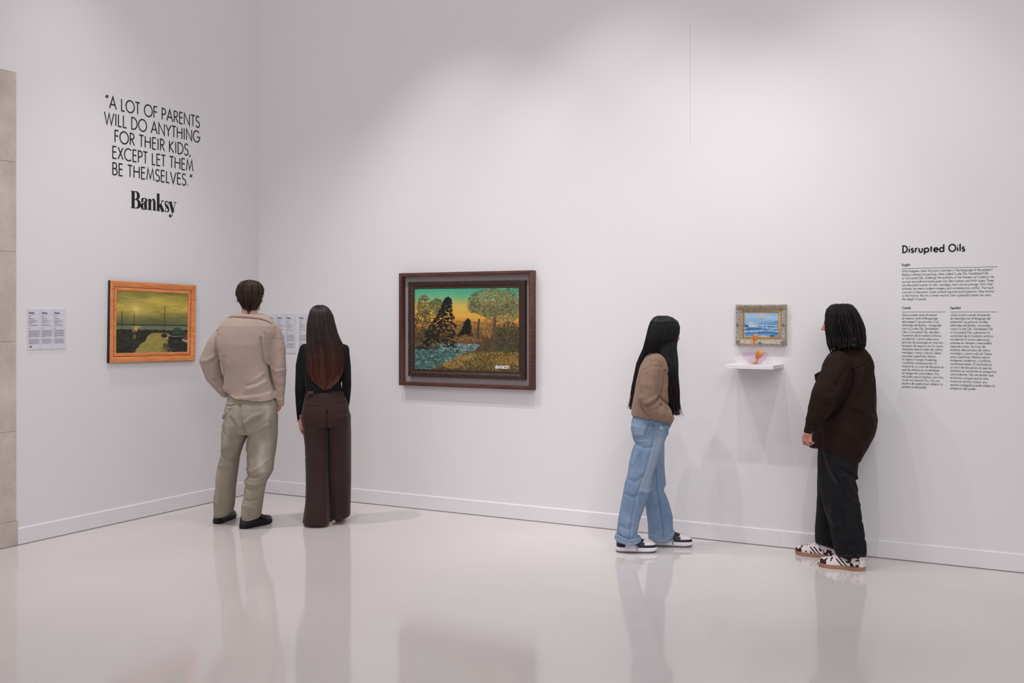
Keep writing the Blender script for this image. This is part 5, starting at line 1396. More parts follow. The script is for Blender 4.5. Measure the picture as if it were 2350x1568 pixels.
P.creases(f, [([(758,940),(758,958),(756.5,990),(756,1084),(759,1196)], 2.2, 6), ([(703,1047),(711,1080),(715,1120),(716.5,1195)], 1.2, 1.8), ([(707,932),(725,930.5),(745,930)], 1.0, 1.6), ([(768,926.5),(780,924),(793,920)], 1.0, 1.6),
  ([(722,1000),(735,1040),(740,1110)], 6, 1.6), ([(745,985),(728,975)], 5, 1.5), ([(762,985),(780,972)], 5, 1.5), ([(780,1020),(782,1100),(783,1180)], 6, 1.6), ([(700,910),(716,912)], 1.0, 1.2), ([(733,908),(732,925)], .9, 1.0)], 0.02)
m_crepe = material('chocolate_brown_suiting', rough=0.8, spec=0.25, attr=True, sheen=0.1, bump=0.1, bscale=500)
def brcol(V, px_, py_):
    c = tint((52, 34, 31), 3, 8)(V, px_, py_)
    for pl in ([(707,933),(725,931.5),(745,931)], [(768,927.5),(780,925),(793,921)]): c += (np.array((34, 20, 20))-c)*(np.exp(-(pdist(px_, py_, pl)/.9)**2)*.8*(V[:, 1] < .03))[:, None]
    return c
tro = P.make('trousers', f, m_crepe, None, brcol)
q = MB(); 
p0 = P.pt(705, 901.5, 30); p1 = P.pt(719.5, 901, 31)
q.box(p0[0], p0[1]-.004, p0[2]-.011, p1[0], p0[1]+.006, p0[2]+.010); q.build('waist_tab', material('brown_tab', (70, 46, 42), .7), tro, bevel=.002)
# long straight hair, pointed at the bottom
rows = [(700,730,739,0,5),(704,720,749,0,15),(712,713.5,756.5,2,23),(724,710,763,3,28),(745,706,768,6,31),(765,705.2,773.5,9,31),(785,705.2,781,13,29),(805,705.5,787,17,25),(830,706,788,22,20),(856,707,786,24,15),(875,715,778,25,11),(894,737,758,25,7)]
f = P.field(695, 800, 694, 900, -40, 45, .0045)
f.loft([(z, cx_, a*.97, cy_, b_*.95) for z, cx_, a, cy_, b_ in P.lv(rows)], .008)
c0 = P.pt(738, 738, 0)
f.cut_where(lambda X, Y, Z: np.minimum(Y-c0[1]-.035, c0[2]+.055-Z)+0*X)
f.mod(lambda x, y, z: .0035*np.sin((x-c0[0])*330+vnoise(x*14, y*14, z*4)*9)*np.clip((c0[2]+.08-z)*12, 0, 1))
def wcol(V, px_, py_):
    t = np.clip((py_-760)/110, 0, 1)[:, None]; n = vnoise(V[:, 0]*190, V[:, 1]*30, V[:, 2]*3)[:, None]
    return (np.array((36, 25, 25))*(1-t)+np.array((78, 44, 36))*t)*(.62+.76*n)
m_chest = hair_mat('long_brown_hair', 0.42, 0.35)
hp = P.make('hair', f, m_chest, None, wcol)
sh = HairShell(P, rows)
n = 1300; th = RNG.uniform(-2.0, 2.0, n)
u = np.sin(th)
zend_px = 893-np.abs(u+.02)**1.25*40+RNG.normal(0, 5, n)
zend = np.array([P.pt(0, p, 24)[2] for p in zend_px])
S = sh.strands(th, np.full(n, sh.ztop-.001)-RNG.uniform(0, 1, n)**2*.05, np.maximum(zend, sh.zbot-.004), 30, RNG.uniform(-.003, .003, n), .004)
R = .0017*np.concatenate([np.ones(20), np.linspace(1, .2, 10)])[None, :]*RNG.uniform(.5, 1.2, (n, 1))
tt_ = np.clip((S[..., 2]*-1+P.pt(0, 770, 20)[2])/.35, 0, 1)[..., None]
cl = (np.array((38, 25, 23))*(1-tt_)+np.array((104, 56, 42))*tt_)*RNG.uniform(.6, 1.35, (n, 1, 1))
tubes('hair_strands', S, R, m_chest, hp, cl, 4)
# loose locks over the right and left shoulder
def locks(P, parent, mat, guides, rad, col, jit=.004, n=14):
    for g in guides:
        out = []; rr = []; cc = []
        G_ = np.array([P.pt(*p) for p in g]); m = 22; tq = np.linspace(0, len(G_)-1, m)
        base = np.stack([np.interp(tq, np.arange(len(G_)), G_[:, i]) for i in range(3)], 1)
        ker = np.array([.25, .5, .25])
        for _ in range(3): base[1:-1] = base[:-2]*.25+base[1:-1]*.5+base[2:]*.25
        for _ in range(n):
            o_ = RNG.normal(0, jit, 3)[None, :]*np.linspace(.5, 1.2, m)[:, None]; wv = RNG.normal(0, jit*.4, (1, 3))*np.sin(np.linspace(0, RNG.uniform(2, 7), m))[:, None]
            end = RNG.uniform(.8, 1.0); pts_ = np.stack([np.interp(np.linspace(0, end*(m-1), m), np.arange(m), (base+o_+wv)[:, i]) for i in range(3)], 1)
            out.append(pts_); rr.append(rad*np.linspace(1, .25, m)*RNG.uniform(.6, 1.2)); cc.append(np.array(col)[None, :]*np.ones((m, 1))*RNG.uniform(.7, 1.35))
        tubes('loose_strands', np.array(out), np.array(rr), mat, parent, np.array(cc), 4)
locks(P, hp, m_chest, [[(772,760,16),(783,785,26),(793,805,28),(798,825,26)], [(774,770,18),(786,795,30),(792,825,28),(791,848,24)], [(778,790,20),(786,820,32),(785,850,26),(781,860,24)], [(708,785,20),(702,805,28),(698,820,26)]], .0020, (56, 36, 32), .0035, 10)
locks(*locks_todo, [[(548,672,6),(545,684,8),(546.5,691,8),(543,693,8)], [(563,700,14),(562,708,17),(565,713,17)], [(578,702,15),(580,711,17),(578,715,16)], [(590,692,10),(592,702,10),(590,706,10)], [(570,646,6),(578,644,4),(586,648,2)], [(546,660,2),(543.5,672,2),(543,676,3)]], .0016, (46, 33, 28), .003, 12)
tan = lambda S_, A_, hf, z, V: np.zeros(S_.shape+(3,))+np.array((168, 112, 78))
tso = lambda s_, z_: np.zeros(s_.shape+(3,))+np.array((160, 106, 74))
m_tan = material('tan_leather', rough=0.5, spec=0.4, attr=True)
shoe(P, (754,1207.6), (715,1203), .225, .014, tan, tso, (m_tan, m_tan), .042, .05)
shoe(P, (778,1196), (786,1184), .235, .014, tan, tso, (m_tan, m_tan), .042, .05)

# ============================================================ woman in brown sweater and blue jeans
P = Person(7.02, 1490, 'person with very long black hair in brown sweater and light blue jeans, hand in pocket'); K = P.k
HS = .218
f = P.field(1405, 1565, 720, 1262, -75, 78, .0045)
hc = P.pt(1529, 766, 0)
simple_body(P, f, [(826,1490,1514,0,30),(850,1480,1516,0,36),(900,1472,1514,0,34),(945,1468,1522,0,34),(985,1460,1526,0,40),(1005,1464,1516,0,38)],
  [P.ch([(1488,990,22,24),(1466,1110,26,16),(1442,1200,26,12)])+P.foot((1414.5,1265.5),(1503,1267.3),.268), P.ch([(1498,990,-20,22),(1504,1110,-30,16),(1516,1190,-35,12)])+P.foot((1499,1251),(1587,1254.5),.268)],
  [[(1500,835,38,13),(1489,872,48,13),(1485,916,50,12),(1510,943,48,9),(1521,954,40,8)], [(1500,835,-38,13),(1489,872,-48,13),(1485,916,-50,12),(1510,943,-48,9),(1521,954,-38,8)]],
  [(1508,820,0,17),(1514,800,0,16.5),(1519,782,0,16)])
W_, R_h = head(f, hc, HS, math.radians(72), math.radians(-6))
hand(f, P.pt(1519, 955, 36), (.05, .5, -.85), (0, .6, 0.2), 1, .8, .3); hand(f, P.pt(1519, 955, -34), (.05, -.4, -.85), (0, -.6, 0.2), -1, .8, .3)
P.make('body', f, m_skin, None, skin_col((214, 168, 150), W_, R_h, HS, brow=(30, 24, 24)))
eyes(P, W_, HS)
f = P.field(1440, 1560, 798, 980, -72, 82, .005)
f.loft(P.lv([(806,1494,1526,0,22),(812,1486,1532,0,34),(822,1478,1536,0,44),(845,1467,1540,2,50),(875,1460,1541,2,50),(905,1455.5,1541,2,50),(935,1449.5,1543,2,50),(950,1448.5,1545,2,50),(962,1451,1544,2,48),(975,1455,1542,2,46)]), .02)
a_ = P.ln([(1440,954),(1455,957),(1490,962),(1545,971),(1560,972)], 20); f.trim([p[0] for p in a_], [p[1] for p in a_])
for sg in (1, -1):
    f.chain(P.ch([(1503,833,sg*36,19),(1495,853,sg*44,20),(1488,885,sg*49,22),(1485,913,sg*50,22),(1494,930,sg*50,21.5),(1514,946,sg*50,18.5),(1530,956,sg*47,14),(1537,959.5,sg*45,11)]), .014)
f.mod(folds(.006, 7, 7, 6, 6.1)); f.mod(folds(.0015, 22, 22, 16, 2.9))
P.creases(f, [([(1474,927),(1485,923),(1502,912)], 2.6, 6.5), ([(1472,919),(1484,915),(1500,903)], 4, -3), ([(1505,907),(1517,918),(1535,930),(1543,938)], 2.6, 6.5), ([(1507,917),(1520,927),(1538,941)], 3.5, -3), ([(1509,922),(1507,938)], 2.2, 2.4), ([(1480,935),(1500,933),(1508,924)], 3, 2.2),
  ([(1500,825),(1506,836),(1513,843),(1523,849),(1527,858)], 1.3, 1.8), ([(1472,848),(1488,829),(1498,825.5)], 1.3, 1.8), ([(1480,842),(1489,838),(1506,838),(1512,845)], 1.2, 1.5), ([(1466,895),(1465,912),(1468,930),(1479,948),(1490,960)], 2, 2.2), ([(1463,900),(1467,880),(1475,855)], 3, 1.6),
  ([(1519,848),(1513,885),(1508,906)], 2.4, 6), ([(1526,855),(1520,885)], 3, 2), ([(1522,965),(1530,960),(1537,950)], 2.5, 2.2), ([(1498,958),(1515,962),(1530,966)], 3, -1.6), ([(1530,952),(1536,960),(1540,962)], 2, 2)], 0.02)
m_brownknit = material('brown_wool_knit', rough=0.95, spec=0.15, attr=True, bump=0.5, bscale=260, sheen=0.15)
P.make('sweater', f, m_brownknit, None, tint((140, 114, 97), 7, 80))

f = P.field(1402, 1556, 944, 1256, -75, 62, .0052)
f.loft(P.lv([(946,1453,1543,0,44),(957,1452,1544,0,45),(967,1449.5,1543.5,0,46),(985,1447,1536,0,46),(1007,1453,1527,0,45),(1020,1458,1522,0,42)]), .02)
f.loft(P.lv([(975,1449,1540,20,32),(1000,1451,1529,20,31),(1018,1456.5,1522,21,30),(1040,1449,1515,22,29),(1069,1443.5,1506,23,28),(1083,1441,1500,24,28),(1110,1434,1495.5,25,27),(1127,1430,1493,25,27),(1156,1424.5,1482,25,27),(1197,1418,1468,25,26),(1226,1415.5,1464,25,26),(1245,1415,1467,25,26)]), .008)
f.loft(P.lv([(990,1465,1531,-20,30),(1013,1470,1524,-22,28),(1063,1474,1525,-28,27),(1100,1476,1527.5,-31,26),(1111,1477,1528.5,-32,26),(1123,1477.5,1522.5,-33,26),(1152,1480,1535,-34,26),(1185,1485,1544,-35,26),(1217,1487.5,1544.5,-35,26),(1238,1489,1545,-35,26)]), .008)
f.mod(folds(.005, 9, 9, 4, 9.2)); f.mod(folds(.003, 22, 22, 8, 3.8))
P.creases(f, [([(1455,1004),(1479,1002.5),(1487,985),(1495,962)], 1.2, 2.0), ([(1453,1014),(1470,1022),(1490,1020)], 4, 2.6), ([(1503,978),(1520,984),(1532,984)], 3, 2.2), ([(1504,988),(1520,996),(1530,994)], 3, -2), ([(1446,1060),(1455,1040),(1470,1020)], 4, -2.2), ([(1440,1095),(1452,1100),(1468,1085)], 4, 2.2),
  ([(1492,1128),(1480,1132),(1465,1128)], 3, 3), ([(1494,1118),(1480,1122),(1465,1118)], 3.5, -2.4), ([(1432,1128),(1446,1133),(1455,1128)], 3, 2.2), ([(1502,967),(1497,1013),(1479,1081),(1457,1141),(1446,1208),(1443,1240)], 1.6, -1.6), ([(1506,1077),(1508,1120),(1515,1160),(1520,1200),(1523,1235)], 1.6, -1.5),
  ([(1528,1112),(1516,1118),(1508,1112)], 3, 2.4), ([(1422,1200),(1436,1206),(1446,1198)], 4, 2.2), ([(1418,1222),(1440,1230),(1462,1212)], 4, 2.4), ([(1490,1210),(1505,1222),(1540,1205)], 4, 2.2), ([(1519,1225),(1532,1218),(1541,1206)], 2.5, 2.6)], 0.035)
SEAM = [(1502,967),(1497,1013),(1479,1081),(1457,1141),(1446,1208),(1443,1240)]; SEAM2 = [(1506,1077),(1508,1120),(1515,1160),(1520,1200),(1523,1235)]
def jeans(V, px_, py_):
    n = vnoise(V[:, 0]*14, V[:, 1]*14, V[:, 2]*7)-.5; n2 = vnoise(V[:, 0]*260, V[:, 1]*260, V[:, 2]*40)-.5; n3 = vnoise(V[:, 0]*50, V[:, 1]*50, V[:, 2]*30)-.5
    c = np.array((122, 143, 170))+(n*16+n2*16+n3*14)[:, None]
    def mixin(m, col): c[:] = c+(np.array(col)-c)*np.clip(m, 0, 1)[:, None]
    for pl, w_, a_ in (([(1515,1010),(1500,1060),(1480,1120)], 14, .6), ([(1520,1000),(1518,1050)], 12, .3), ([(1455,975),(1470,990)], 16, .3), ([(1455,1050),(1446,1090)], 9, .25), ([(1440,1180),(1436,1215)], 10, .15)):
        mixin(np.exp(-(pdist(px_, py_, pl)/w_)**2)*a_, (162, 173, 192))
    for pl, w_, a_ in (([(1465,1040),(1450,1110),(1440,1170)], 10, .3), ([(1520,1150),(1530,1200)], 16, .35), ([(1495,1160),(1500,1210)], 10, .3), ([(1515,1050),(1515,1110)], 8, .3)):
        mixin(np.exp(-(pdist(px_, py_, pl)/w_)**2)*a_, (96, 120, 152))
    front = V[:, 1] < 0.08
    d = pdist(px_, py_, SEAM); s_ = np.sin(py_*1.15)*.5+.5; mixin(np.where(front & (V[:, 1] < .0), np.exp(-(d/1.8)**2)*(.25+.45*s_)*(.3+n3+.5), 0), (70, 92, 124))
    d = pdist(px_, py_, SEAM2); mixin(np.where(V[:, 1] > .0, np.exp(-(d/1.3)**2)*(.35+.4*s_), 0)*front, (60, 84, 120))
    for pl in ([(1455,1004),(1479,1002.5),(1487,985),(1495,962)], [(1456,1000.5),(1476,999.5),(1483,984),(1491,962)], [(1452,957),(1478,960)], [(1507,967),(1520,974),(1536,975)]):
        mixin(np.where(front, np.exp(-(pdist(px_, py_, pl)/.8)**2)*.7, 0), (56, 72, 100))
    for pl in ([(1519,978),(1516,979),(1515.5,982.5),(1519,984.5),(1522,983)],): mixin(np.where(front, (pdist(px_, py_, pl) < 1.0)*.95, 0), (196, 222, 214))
    return c
m_denim = material('washed_blue_denim', rough=0.9, spec=0.2, attr=True, bump=0.25, bscale=480)
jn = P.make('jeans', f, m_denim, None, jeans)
# turned-up cuffs
def cuff(lev, top, bot, wmid, stitch):
    f = P.field(1402, 1556, 1215, 1258, -75, 62, .0036)
    f.loft(P.lv(lev), .004, 2.3, .006)
    a_ = P.ln(top, wmid); f.trim([p[0] for p in a_], [p[1] for p in a_], False, .004); a_ = P.ln(bot, wmid); f.trim([p[0] for p in a_], [p[1] for p in a_], True, .004)
    f.mod(folds(.004, 20, 20, 20, 3.1), .02)
    def col(V, px_, py_):
        c = tint((138, 154, 176), 10, 30)(V, px_, py_); d = pdist(px_, py_, stitch); s_ = (np.sin((px_+py_*.3)*1.5) > 0)
        m = (d < 2.6); c[m] = np.where(s_[m][:, None], np.array((92, 112, 142)), np.array((150, 168, 190))); return c
    o = P.make('cuff', f, m_denim, jn, col); o['label'] = 'turned-up paler hem'; return o
cuff([(1222,1413.5,1466,25,28),(1234,1411,1471.5,25,29),(1256,1410,1473,25,29)], [(1400,1227),(1412,1228),(1428,1234),(1444,1239.5),(1458,1239),(1475,1235)], [(1400,1243),(1411,1244),(1428,1249),(1446,1253),(1460,1251),(1475,1246)], 52, [(1412,1231.5),(1428,1237.5),(1444,1243),(1458,1242.5),(1473,1238)])
cuff([(1214,1487.5,1546,-35,28),(1228,1488,1549,-35,29),(1248,1489,1550,-35,29)], [(1480,1225.5),(1489,1227),(1510,1233),(1528,1234),(1542,1226),(1555,1220)], [(1480,1242),(1489,1244),(1510,1245),(1530,1244.5),(1552,1232)], -6, [(1489,1230.5),(1510,1236.5),(1528,1237.5),(1543,1229.5),(1549,1226)])
# hair: cap, front lock, back lock
def bcol(V, px_, py_):
    n = vnoise(V[:, 0]*60, V[:, 1]*160, V[:, 2]*3); t = np.clip((py_-800)/140, 0, 1)
    return (np.array((15, 13, 15))+t[:, None]*np.array((20, 8, 8)))*(.6+.8*n)[:, None]
m_blackhair = hair_mat('black_hair', 0.36, 0.35)
capr = [(724.5,1511,1529,0,7),(729,1501,1543,0,17),(738,1494,1554.5,0,25),(750,1489.5,1559,0,29),(765,1486,1558,1,30),(780,1482.5,1553.5,2,30),(795,1478.5,1552,3,29),(808,1475,1552,4,28)]
fr_r = [(770,1508,1549,4,16),(785,1502,1552,11,19),(800,1505,1552,16,17),(815,1511,1554,24,14),(832,1526,1555.5,32,12),(862,1533,1555.5,36,11),(895,1531.5,1558.5,36,10),(930,1536,1559,34,9),(952,1542,1562,32,6)]
bk_r = [(772,1486,1505,-6,14),(788,1480,1497,-10,18),(800,1477,1492,-12,20),(815,1470,1488,-16,20),(834,1462,1477,-20,17),(866,1455.5,1467.5,-22,14),(906,1449.5,1460,-22,11),(940,1443.5,1451,-20,6)]
f = P.field(1435, 1570, 716, 965, -48, 52, .0045)
f.loft([(z, cx_, a*.97, cy_, b_*.95) for z, cx_, a, cy_, b_ in P.lv(capr)], .006)
f.loft([(z, cx_, a*.94, cy_, b_*.95) for z, cx_, a, cy_, b_ in P.lv(fr_r)], .02); f.loft([(z, cx_, a*.94, cy_, b_*.95) for z, cx_, a, cy_, b_ in P.lv(bk_r)], .02)
c0 = P.pt(1526, 766, 0); yw = math.radians(72); fwd = np.array([math.sin(yw), math.cos(yw)])
lat = np.array([fwd[1], -fwd[0]])
f.cut_where(lambda X, Y, Z: np.minimum(np.minimum((X-c0[0])*fwd[0]+(Y-c0[1])*fwd[1]-.058, c0[2]+.062-Z), .066-np.abs((X-c0[0])*lat[0]+(Y-c0[1])*lat[1]+.010)))
f.cut_where(lambda X, Y, Z: np.minimum(np.minimum(np.minimum(X-P.pt(1500,0)[0], P.pt(1551,0)[0]-X), P.pt(0,812,0)[2]-Z), np.minimum(Y+.012, .2-Y))+0*Z)
f.mod(lambda x, y, z: .0035*np.sin(np.arctan2(x-c0[0], -(y-c0[1]))*34+vnoise(x*14, y*14, z*4)*8)*np.clip((c0[2]+.09-z)*12, 0, 1))
hp = P.make('hair', f, m_blackhair, None, bcol)
def hstr(rows, n, th, z0r, z1px, rad, wz, base, tip, m=28):
    sh = HairShell(P, rows)
    zend = np.array([P.pt(0, p, wz)[2] for p in z1px]); z0 = np.full(n, sh.ztop-.001)-RNG.uniform(0, 1, n)**2*z0r
    S = sh.strands(th, z0, zend, m, RNG.uniform(-.003, .003, n), .004)
    R = rad*np.concatenate([np.ones(m-10), np.linspace(1, .2, 10)])[None, :]*RNG.uniform(.5, 1.2, (n, 1))
    tq = np.linspace(0, 1, m)[None, :, None]**2
    cl = (np.array(base)*(1-tq)+np.array(tip)*tq)*RNG.uniform(.5, 1.5, (n, 1, 1))
    tubes('hair_strands', S, R, m_blackhair, hp, cl, 4)
n = 1300; hstr(capr, n, RNG.uniform(-2.2, 1.30, n), .04, 806+RNG.normal(0, 3, n), .0011, 0, (16,14,16), (18,15,17))
n = 620; hstr(fr_r, n, RNG.uniform(-1.7, 1.7, n), .08, 945-np.abs(RNG.normal(0, 14, n)), .0011, 34, (16,14,16), (34,22,21))
n = 480; hstr(bk_r, n, RNG.uniform(-1.8, 1.8, n), .08, 934-np.abs(RNG.normal(0, 14, n)), .0011, -20, (18,14,16), (46,27,26))
locks(P, hp, m_blackhair, [[(1552,850,34),(1556,900,36),(1560,935,34),(1568,962,32)], [(1536,880,36),(1541,920,34),(1546,946,34),(1552,955,32)], [(1547,880,36),(1550,920,36),(1554,944,34),(1560,957,32)], [(1462,840,-20),(1456,885,-22),(1449,920,-22),(1444,938,-20)], [(1550,800,26),(1555,860,34),(1557,900,34),(1557,945,32)], [(1459,850,-20),(1453,890,-22),(1448,915,-22),(1441,942,-20)], [(1540,900,36),(1544,935,34),(1552,958,32)], [(1455,870,-18),(1450,900,-20),(1449,925,-20)]], .0018, (32, 24, 25), .004, 14)
# black and white low-top trainers
m_lea = material('trainer_leather', rough=0.45, spec=0.4, attr=True); m_sole = material('trainer_sole', rough=0.6, spec=0.3, attr=True)
def af(S_, A_, hf, z, V):
    c = np.zeros(S_.shape+(3,))+np.array((228, 222, 230)); k = np.array((30, 28, 36))
    side = np.abs(np.cos(A_)); 
    black = ((S_ > .60) & (hf < .27) ) | ((S_ > .36) & (S_ < .66) & (hf > .36)) | (S_ < .22) | ((S_ > .93) & (hf < .28))
    sw = (S_ > .24) & (S_ < .62) & (np.abs(hf-(.30+.35*(.62-S_))) < .07+.12*(S_-.24))
    black = black | ((S_ > .52) & (S_ < .70) & (hf < .5)) | (sw & (side > .3))
    c[black] = k
    toe = (S_ > .70) & (S_ < .95) & (hf > .27); c[toe] = (232, 226, 232)
    return c
def afs(s_, z_):
    c = np.zeros(s_.shape+(3,))+np.array((230, 225, 232)); c[z_ < .0105] = (28, 26, 34); return c
def laces(o, W, s, HW, HH, CY, L, sh_):
    m_l = bpy.data.materials.get('black_lace') or material('black_lace', (26, 24, 30), .8)
    for f_ in (.50, .56, .62, .68):
        ys_ = np.linspace(-.030, .030, 13); zs = sh_+np.interp(f_, s, HH)*np.sqrt(np.clip(1-(ys_/.05)**2, .02, 1))**.85+.003
        shoe_strip('lace', o, W, np.stack([np.full(13, L*f_)-.006*np.abs(ys_/.03), ys_, zs], 1), .007, m_l)
    for sg in (1, -1):
        zs = np.linspace(.085, .018, 12); shoe_strip('lace', o, W, np.stack([np.full(12, L*.50)+.004*np.sin(zs*80), sg*(.040+.006*np.sin((.085-zs)*30)), zs], 1), .004, m_l)
shoe(P, (1414.5,1265.5), (1503,1267.3), .268, .032, af, afs, (m_lea, m_sole), .049, .074, pieces=laces)
shoe(P, (1499,1251), (1587,1254.5), .268, .032, af, afs, (m_lea, m_sole), .049, .074, pieces=laces)

# ============================================================ woman in the dark brown shirt
P = Person(6.58, 1932, 'person with black braids in loose dark brown shirt and black trousers by the text panel'); K = P.k
HS = .222
f = P.field(1832, 2015, 694, 1296, -100, 92, .0045)
hc = P.pt(1923, 744, 0)
simple_body(P, f, [(812,1918,1978,0,32),(840,1904,1990,0,40),(900,1900,1990,0,42),(960,1896,1992,0,42),(1010,1894,1990,0,42),(1045,1890,1970,0,38)],
  [P.ch([(1926,1040,18,25),(1926,1130,22,18),(1944,1220,32,12)])+P.foot((1985,1310),(1885,1298.5),.285,.021), P.ch([(1910,1040,-34,24),(1905,1130,-50,17),(1898,1200,-70,12)])+P.foot((1922,1283.5),(1836.5,1270.8),.285,.021)],
  [[(1925,836,42,17),(1896,900,48,15),(1880,940,48,14),(1862,975,46,11),(1853.5,995,44,9)], [(1935,836,-40,17),(1905,900,-48,14),(1886,950,-46,13),(1868,985,-40,9),(1862,1000,-36,8)]],
  [(1942,815,0,20),(1934,795,0,20),(1928,775,0,19)])
W_, R_h = head(f, hc, HS, math.radians(-66), math.radians(-4))
hand(f, P.pt(1855.5, 990, 44), (-.16, -.05, -1), (.75, .65, -.1), -1, .74, .8, 1.3)
hand(f, P.pt(1862, 994, -38), (-.12, 0, -1), (.8, -.5, 0), 1, .72, .6)
P.make('body', f, m_skin, None, skin_col((186, 140, 126), W_, R_h, HS, (160, 104, 96), (34, 26, 24)))
eyes(P, W_, HS)
f = P.field(1838, 2020, 786, 1070, -80, 95, .0055)
f.loft(P.lv([(794,1922,1976,0,24),(802,1914,1986,0,34),(814,1904,1996,0,43),(828,1896,2002,0,49),(842,1890,2005,0,52),(860,1888,2005,0,53),(910,1886,2008,0,55),(944,1884,2007.5,0,55),(961,1882,2010.5,0,55),(980,1881,2008.5,0,55),(997,1880,2005,0,54),(1030,1877,1988,0,51),(1066,1876,1967,0,46)]), .02)
f.loft(P.lv([(940,1874,1910,-16,26),(985,1866,1900,-16,24),(1010,1861,1890,-16,22),(1040,1852,1880,-16,19)]), .012)
a_ = P.ln([(1840,1028),(1853,1029.5),(1866,1033),(1874.5,1034),(1876.5,1028),(1885,1034),(1900,1045),(1924,1057.5),(1940,1062),(1968,1062.5),(2020,1060)], 20); f.trim([p[0] for p in a_], [p[1] for p in a_])
f.chain(P.ch([(1926,834,40,28),(1912,868,46,31),(1893,910,48,31.5),(1881,938,48,27),(1868,964,47,19),(1860,981,45,13.5),(1855,991,44,11)]), .013)
f.chain(P.ch([(1930,834,-36,28),(1910,870,-46,28),(1893,910,-48,27),(1881,945,-46,22),(1870,975,-40,14),(1863,996,-37,10)]), .013)
f.chain(P.ch([(1889,855,14,5),(1880,857,10,3.5),(1871.5,861,8,2.6),(1875.5,879,8,2.8)]), .004); f.chain(P.ch([(1884,862,10,6),(1878,866,8,4.5),(1878,874,8,4)]), .004)
f.mod(folds(.010, 7, 7, 3, 3.7)); f.mod(folds(.004, 18, 18, 8, 7.7))
P.creases(f, [([(1941,848),(1941,862),(1936,885),(1925,911),(1903,946),(1879,973),(1863,1000)], 3, 7), ([(1938,846),(1950,843),(1965,838),(1985,820)], 1.6, 2.2), ([(1978,826),(1981,845),(1988,868)], 2.2, 3), ([(1985,824),(1990,845),(1996,862)], 2.2, 3), ([(1992,822),(1998,842),(2002,860)], 2.2, 2.6), ([(1972,834),(1973,855),(1968,880)], 2.4, 2.6),
  ([(1966,845),(1962,870),(1950,895)], 4, -3), ([(1994,866),(1988,900),(1982,930),(1992,945)], 4, 3.6), ([(1989,862),(1983,895),(1976,928)], 4, -3), ([(1940,940),(1962,950),(1980,966)], 5, 3), ([(1945,930),(1965,938)], 5, -2.4), ([(1995,975),(1985,985),(1975,1000)], 5, -2.6), ([(1930,990),(1955,1010),(1965,1040)], 6, -3),
  ([(1895,880),(1905,862),(1916,850)], 4, 3), ([(1880,905),(1893,900),(1908,885)], 4, -2.8), ([(1871,925),(1886,926),(1900,915)], 4, 3), ([(1862,948),(1875,950),(1890,940)], 3.5, -2.6), ([(1853,968),(1862,972),(1872,965)], 3, 2.6), ([(1848,984),(1857,990),(1866,986)], 1.2, 2), ([(1850,960),(1857,980)], 2, 2), ([(1885,858),(1893,838),(1905,824)], 2, 2.4),
  ([(1876.5,985),(1872,1010),(1867,1032)], 2.2, 3.4)], 0.03)
m_cord = material('dark_brown_fine_corduroy', rough=0.75, spec=0.14, attr=True, bump=0.15, bscale=400)
P.make('shirt', f, m_cord, None, tint((36, 23, 19), 3, 10))
f = P.field(1865, 1992, 1010, 1285, -115, 75, .0052)
f.loft(P.lv([(1015,1880,1986,0,46),(1050,1878,1970,0,44),(1075,1879,1967,0,42)]), .02)
f.loft(P.lv([(1040,1878,1970,12,38),(1075,1879,1967,16,35),(1090,1880,1967,18,34),(1111,1881.5,1964.5,20,33),(1126,1883,1967,22,32),(1145,1886,1971,24,32),(1164,1890,1974,26,32),(1194,1900,1978.5,29,31),(1210,1904.5,1981,30,31),(1242,1911,1985,33,31),(1257,1915,1985.5,34,31),(1282,1921.5,1985,34,31)]), .008)
f.loft(P.lv([(1040,1879,1945,-28,34),(1080,1878,1940,-34,32),(1105,1877,1935,-40,31),(1155,1875,1932,-56,30),(1210,1873,1924,-70,29),(1248,1874,1919,-76,28),(1266,1876,1919,-76,28)]), .008)
a_ = P.ln([(1866,1247.5),(1875,1249),(1895,1255),(1914,1261)], -60); b_ = P.ln([(1920,1277.5),(1950,1279),(1985,1278),(1995,1277)], 50)
f.trim([p[0] for p in a_+b_], [p[1] for p in a_+b_])
f.mod(folds(.008, 9, 9, 4, 5.9)); f.mod(folds(.004, 18, 18, 8, 9.9))
P.creases(f, [([(1888,1034),(1903,1080),(1920,1110),(1930,1135)], 2.4, -3), ([(1915,1060),(1945,1080),(1964,1098)], 3, -2.6), ([(1920,1070),(1945,1092),(1962,1105)], 3.5, 2.6), ([(1952,1105),(1962,1125),(1970,1140)], 3, -2.4), ([(1932,1130),(1948,1145),(1962,1152)], 3, -2.2), ([(1890,1165),(1902,1190),(1912,1206)], 2.6, -3), ([(1901,1152),(1918,1190),(1921,1210)], 4, 2.6),
  ([(1916,1085),(1920,1110),(1928,1135),(1932,1165),(1939,1210),(1943,1245),(1947,1278)], 1.4, -1.8), ([(1935,1180),(1955,1195),(1972,1185)], 4, 2), ([(1925,1235),(1950,1240),(1975,1225)], 4, 2)], 0.04)
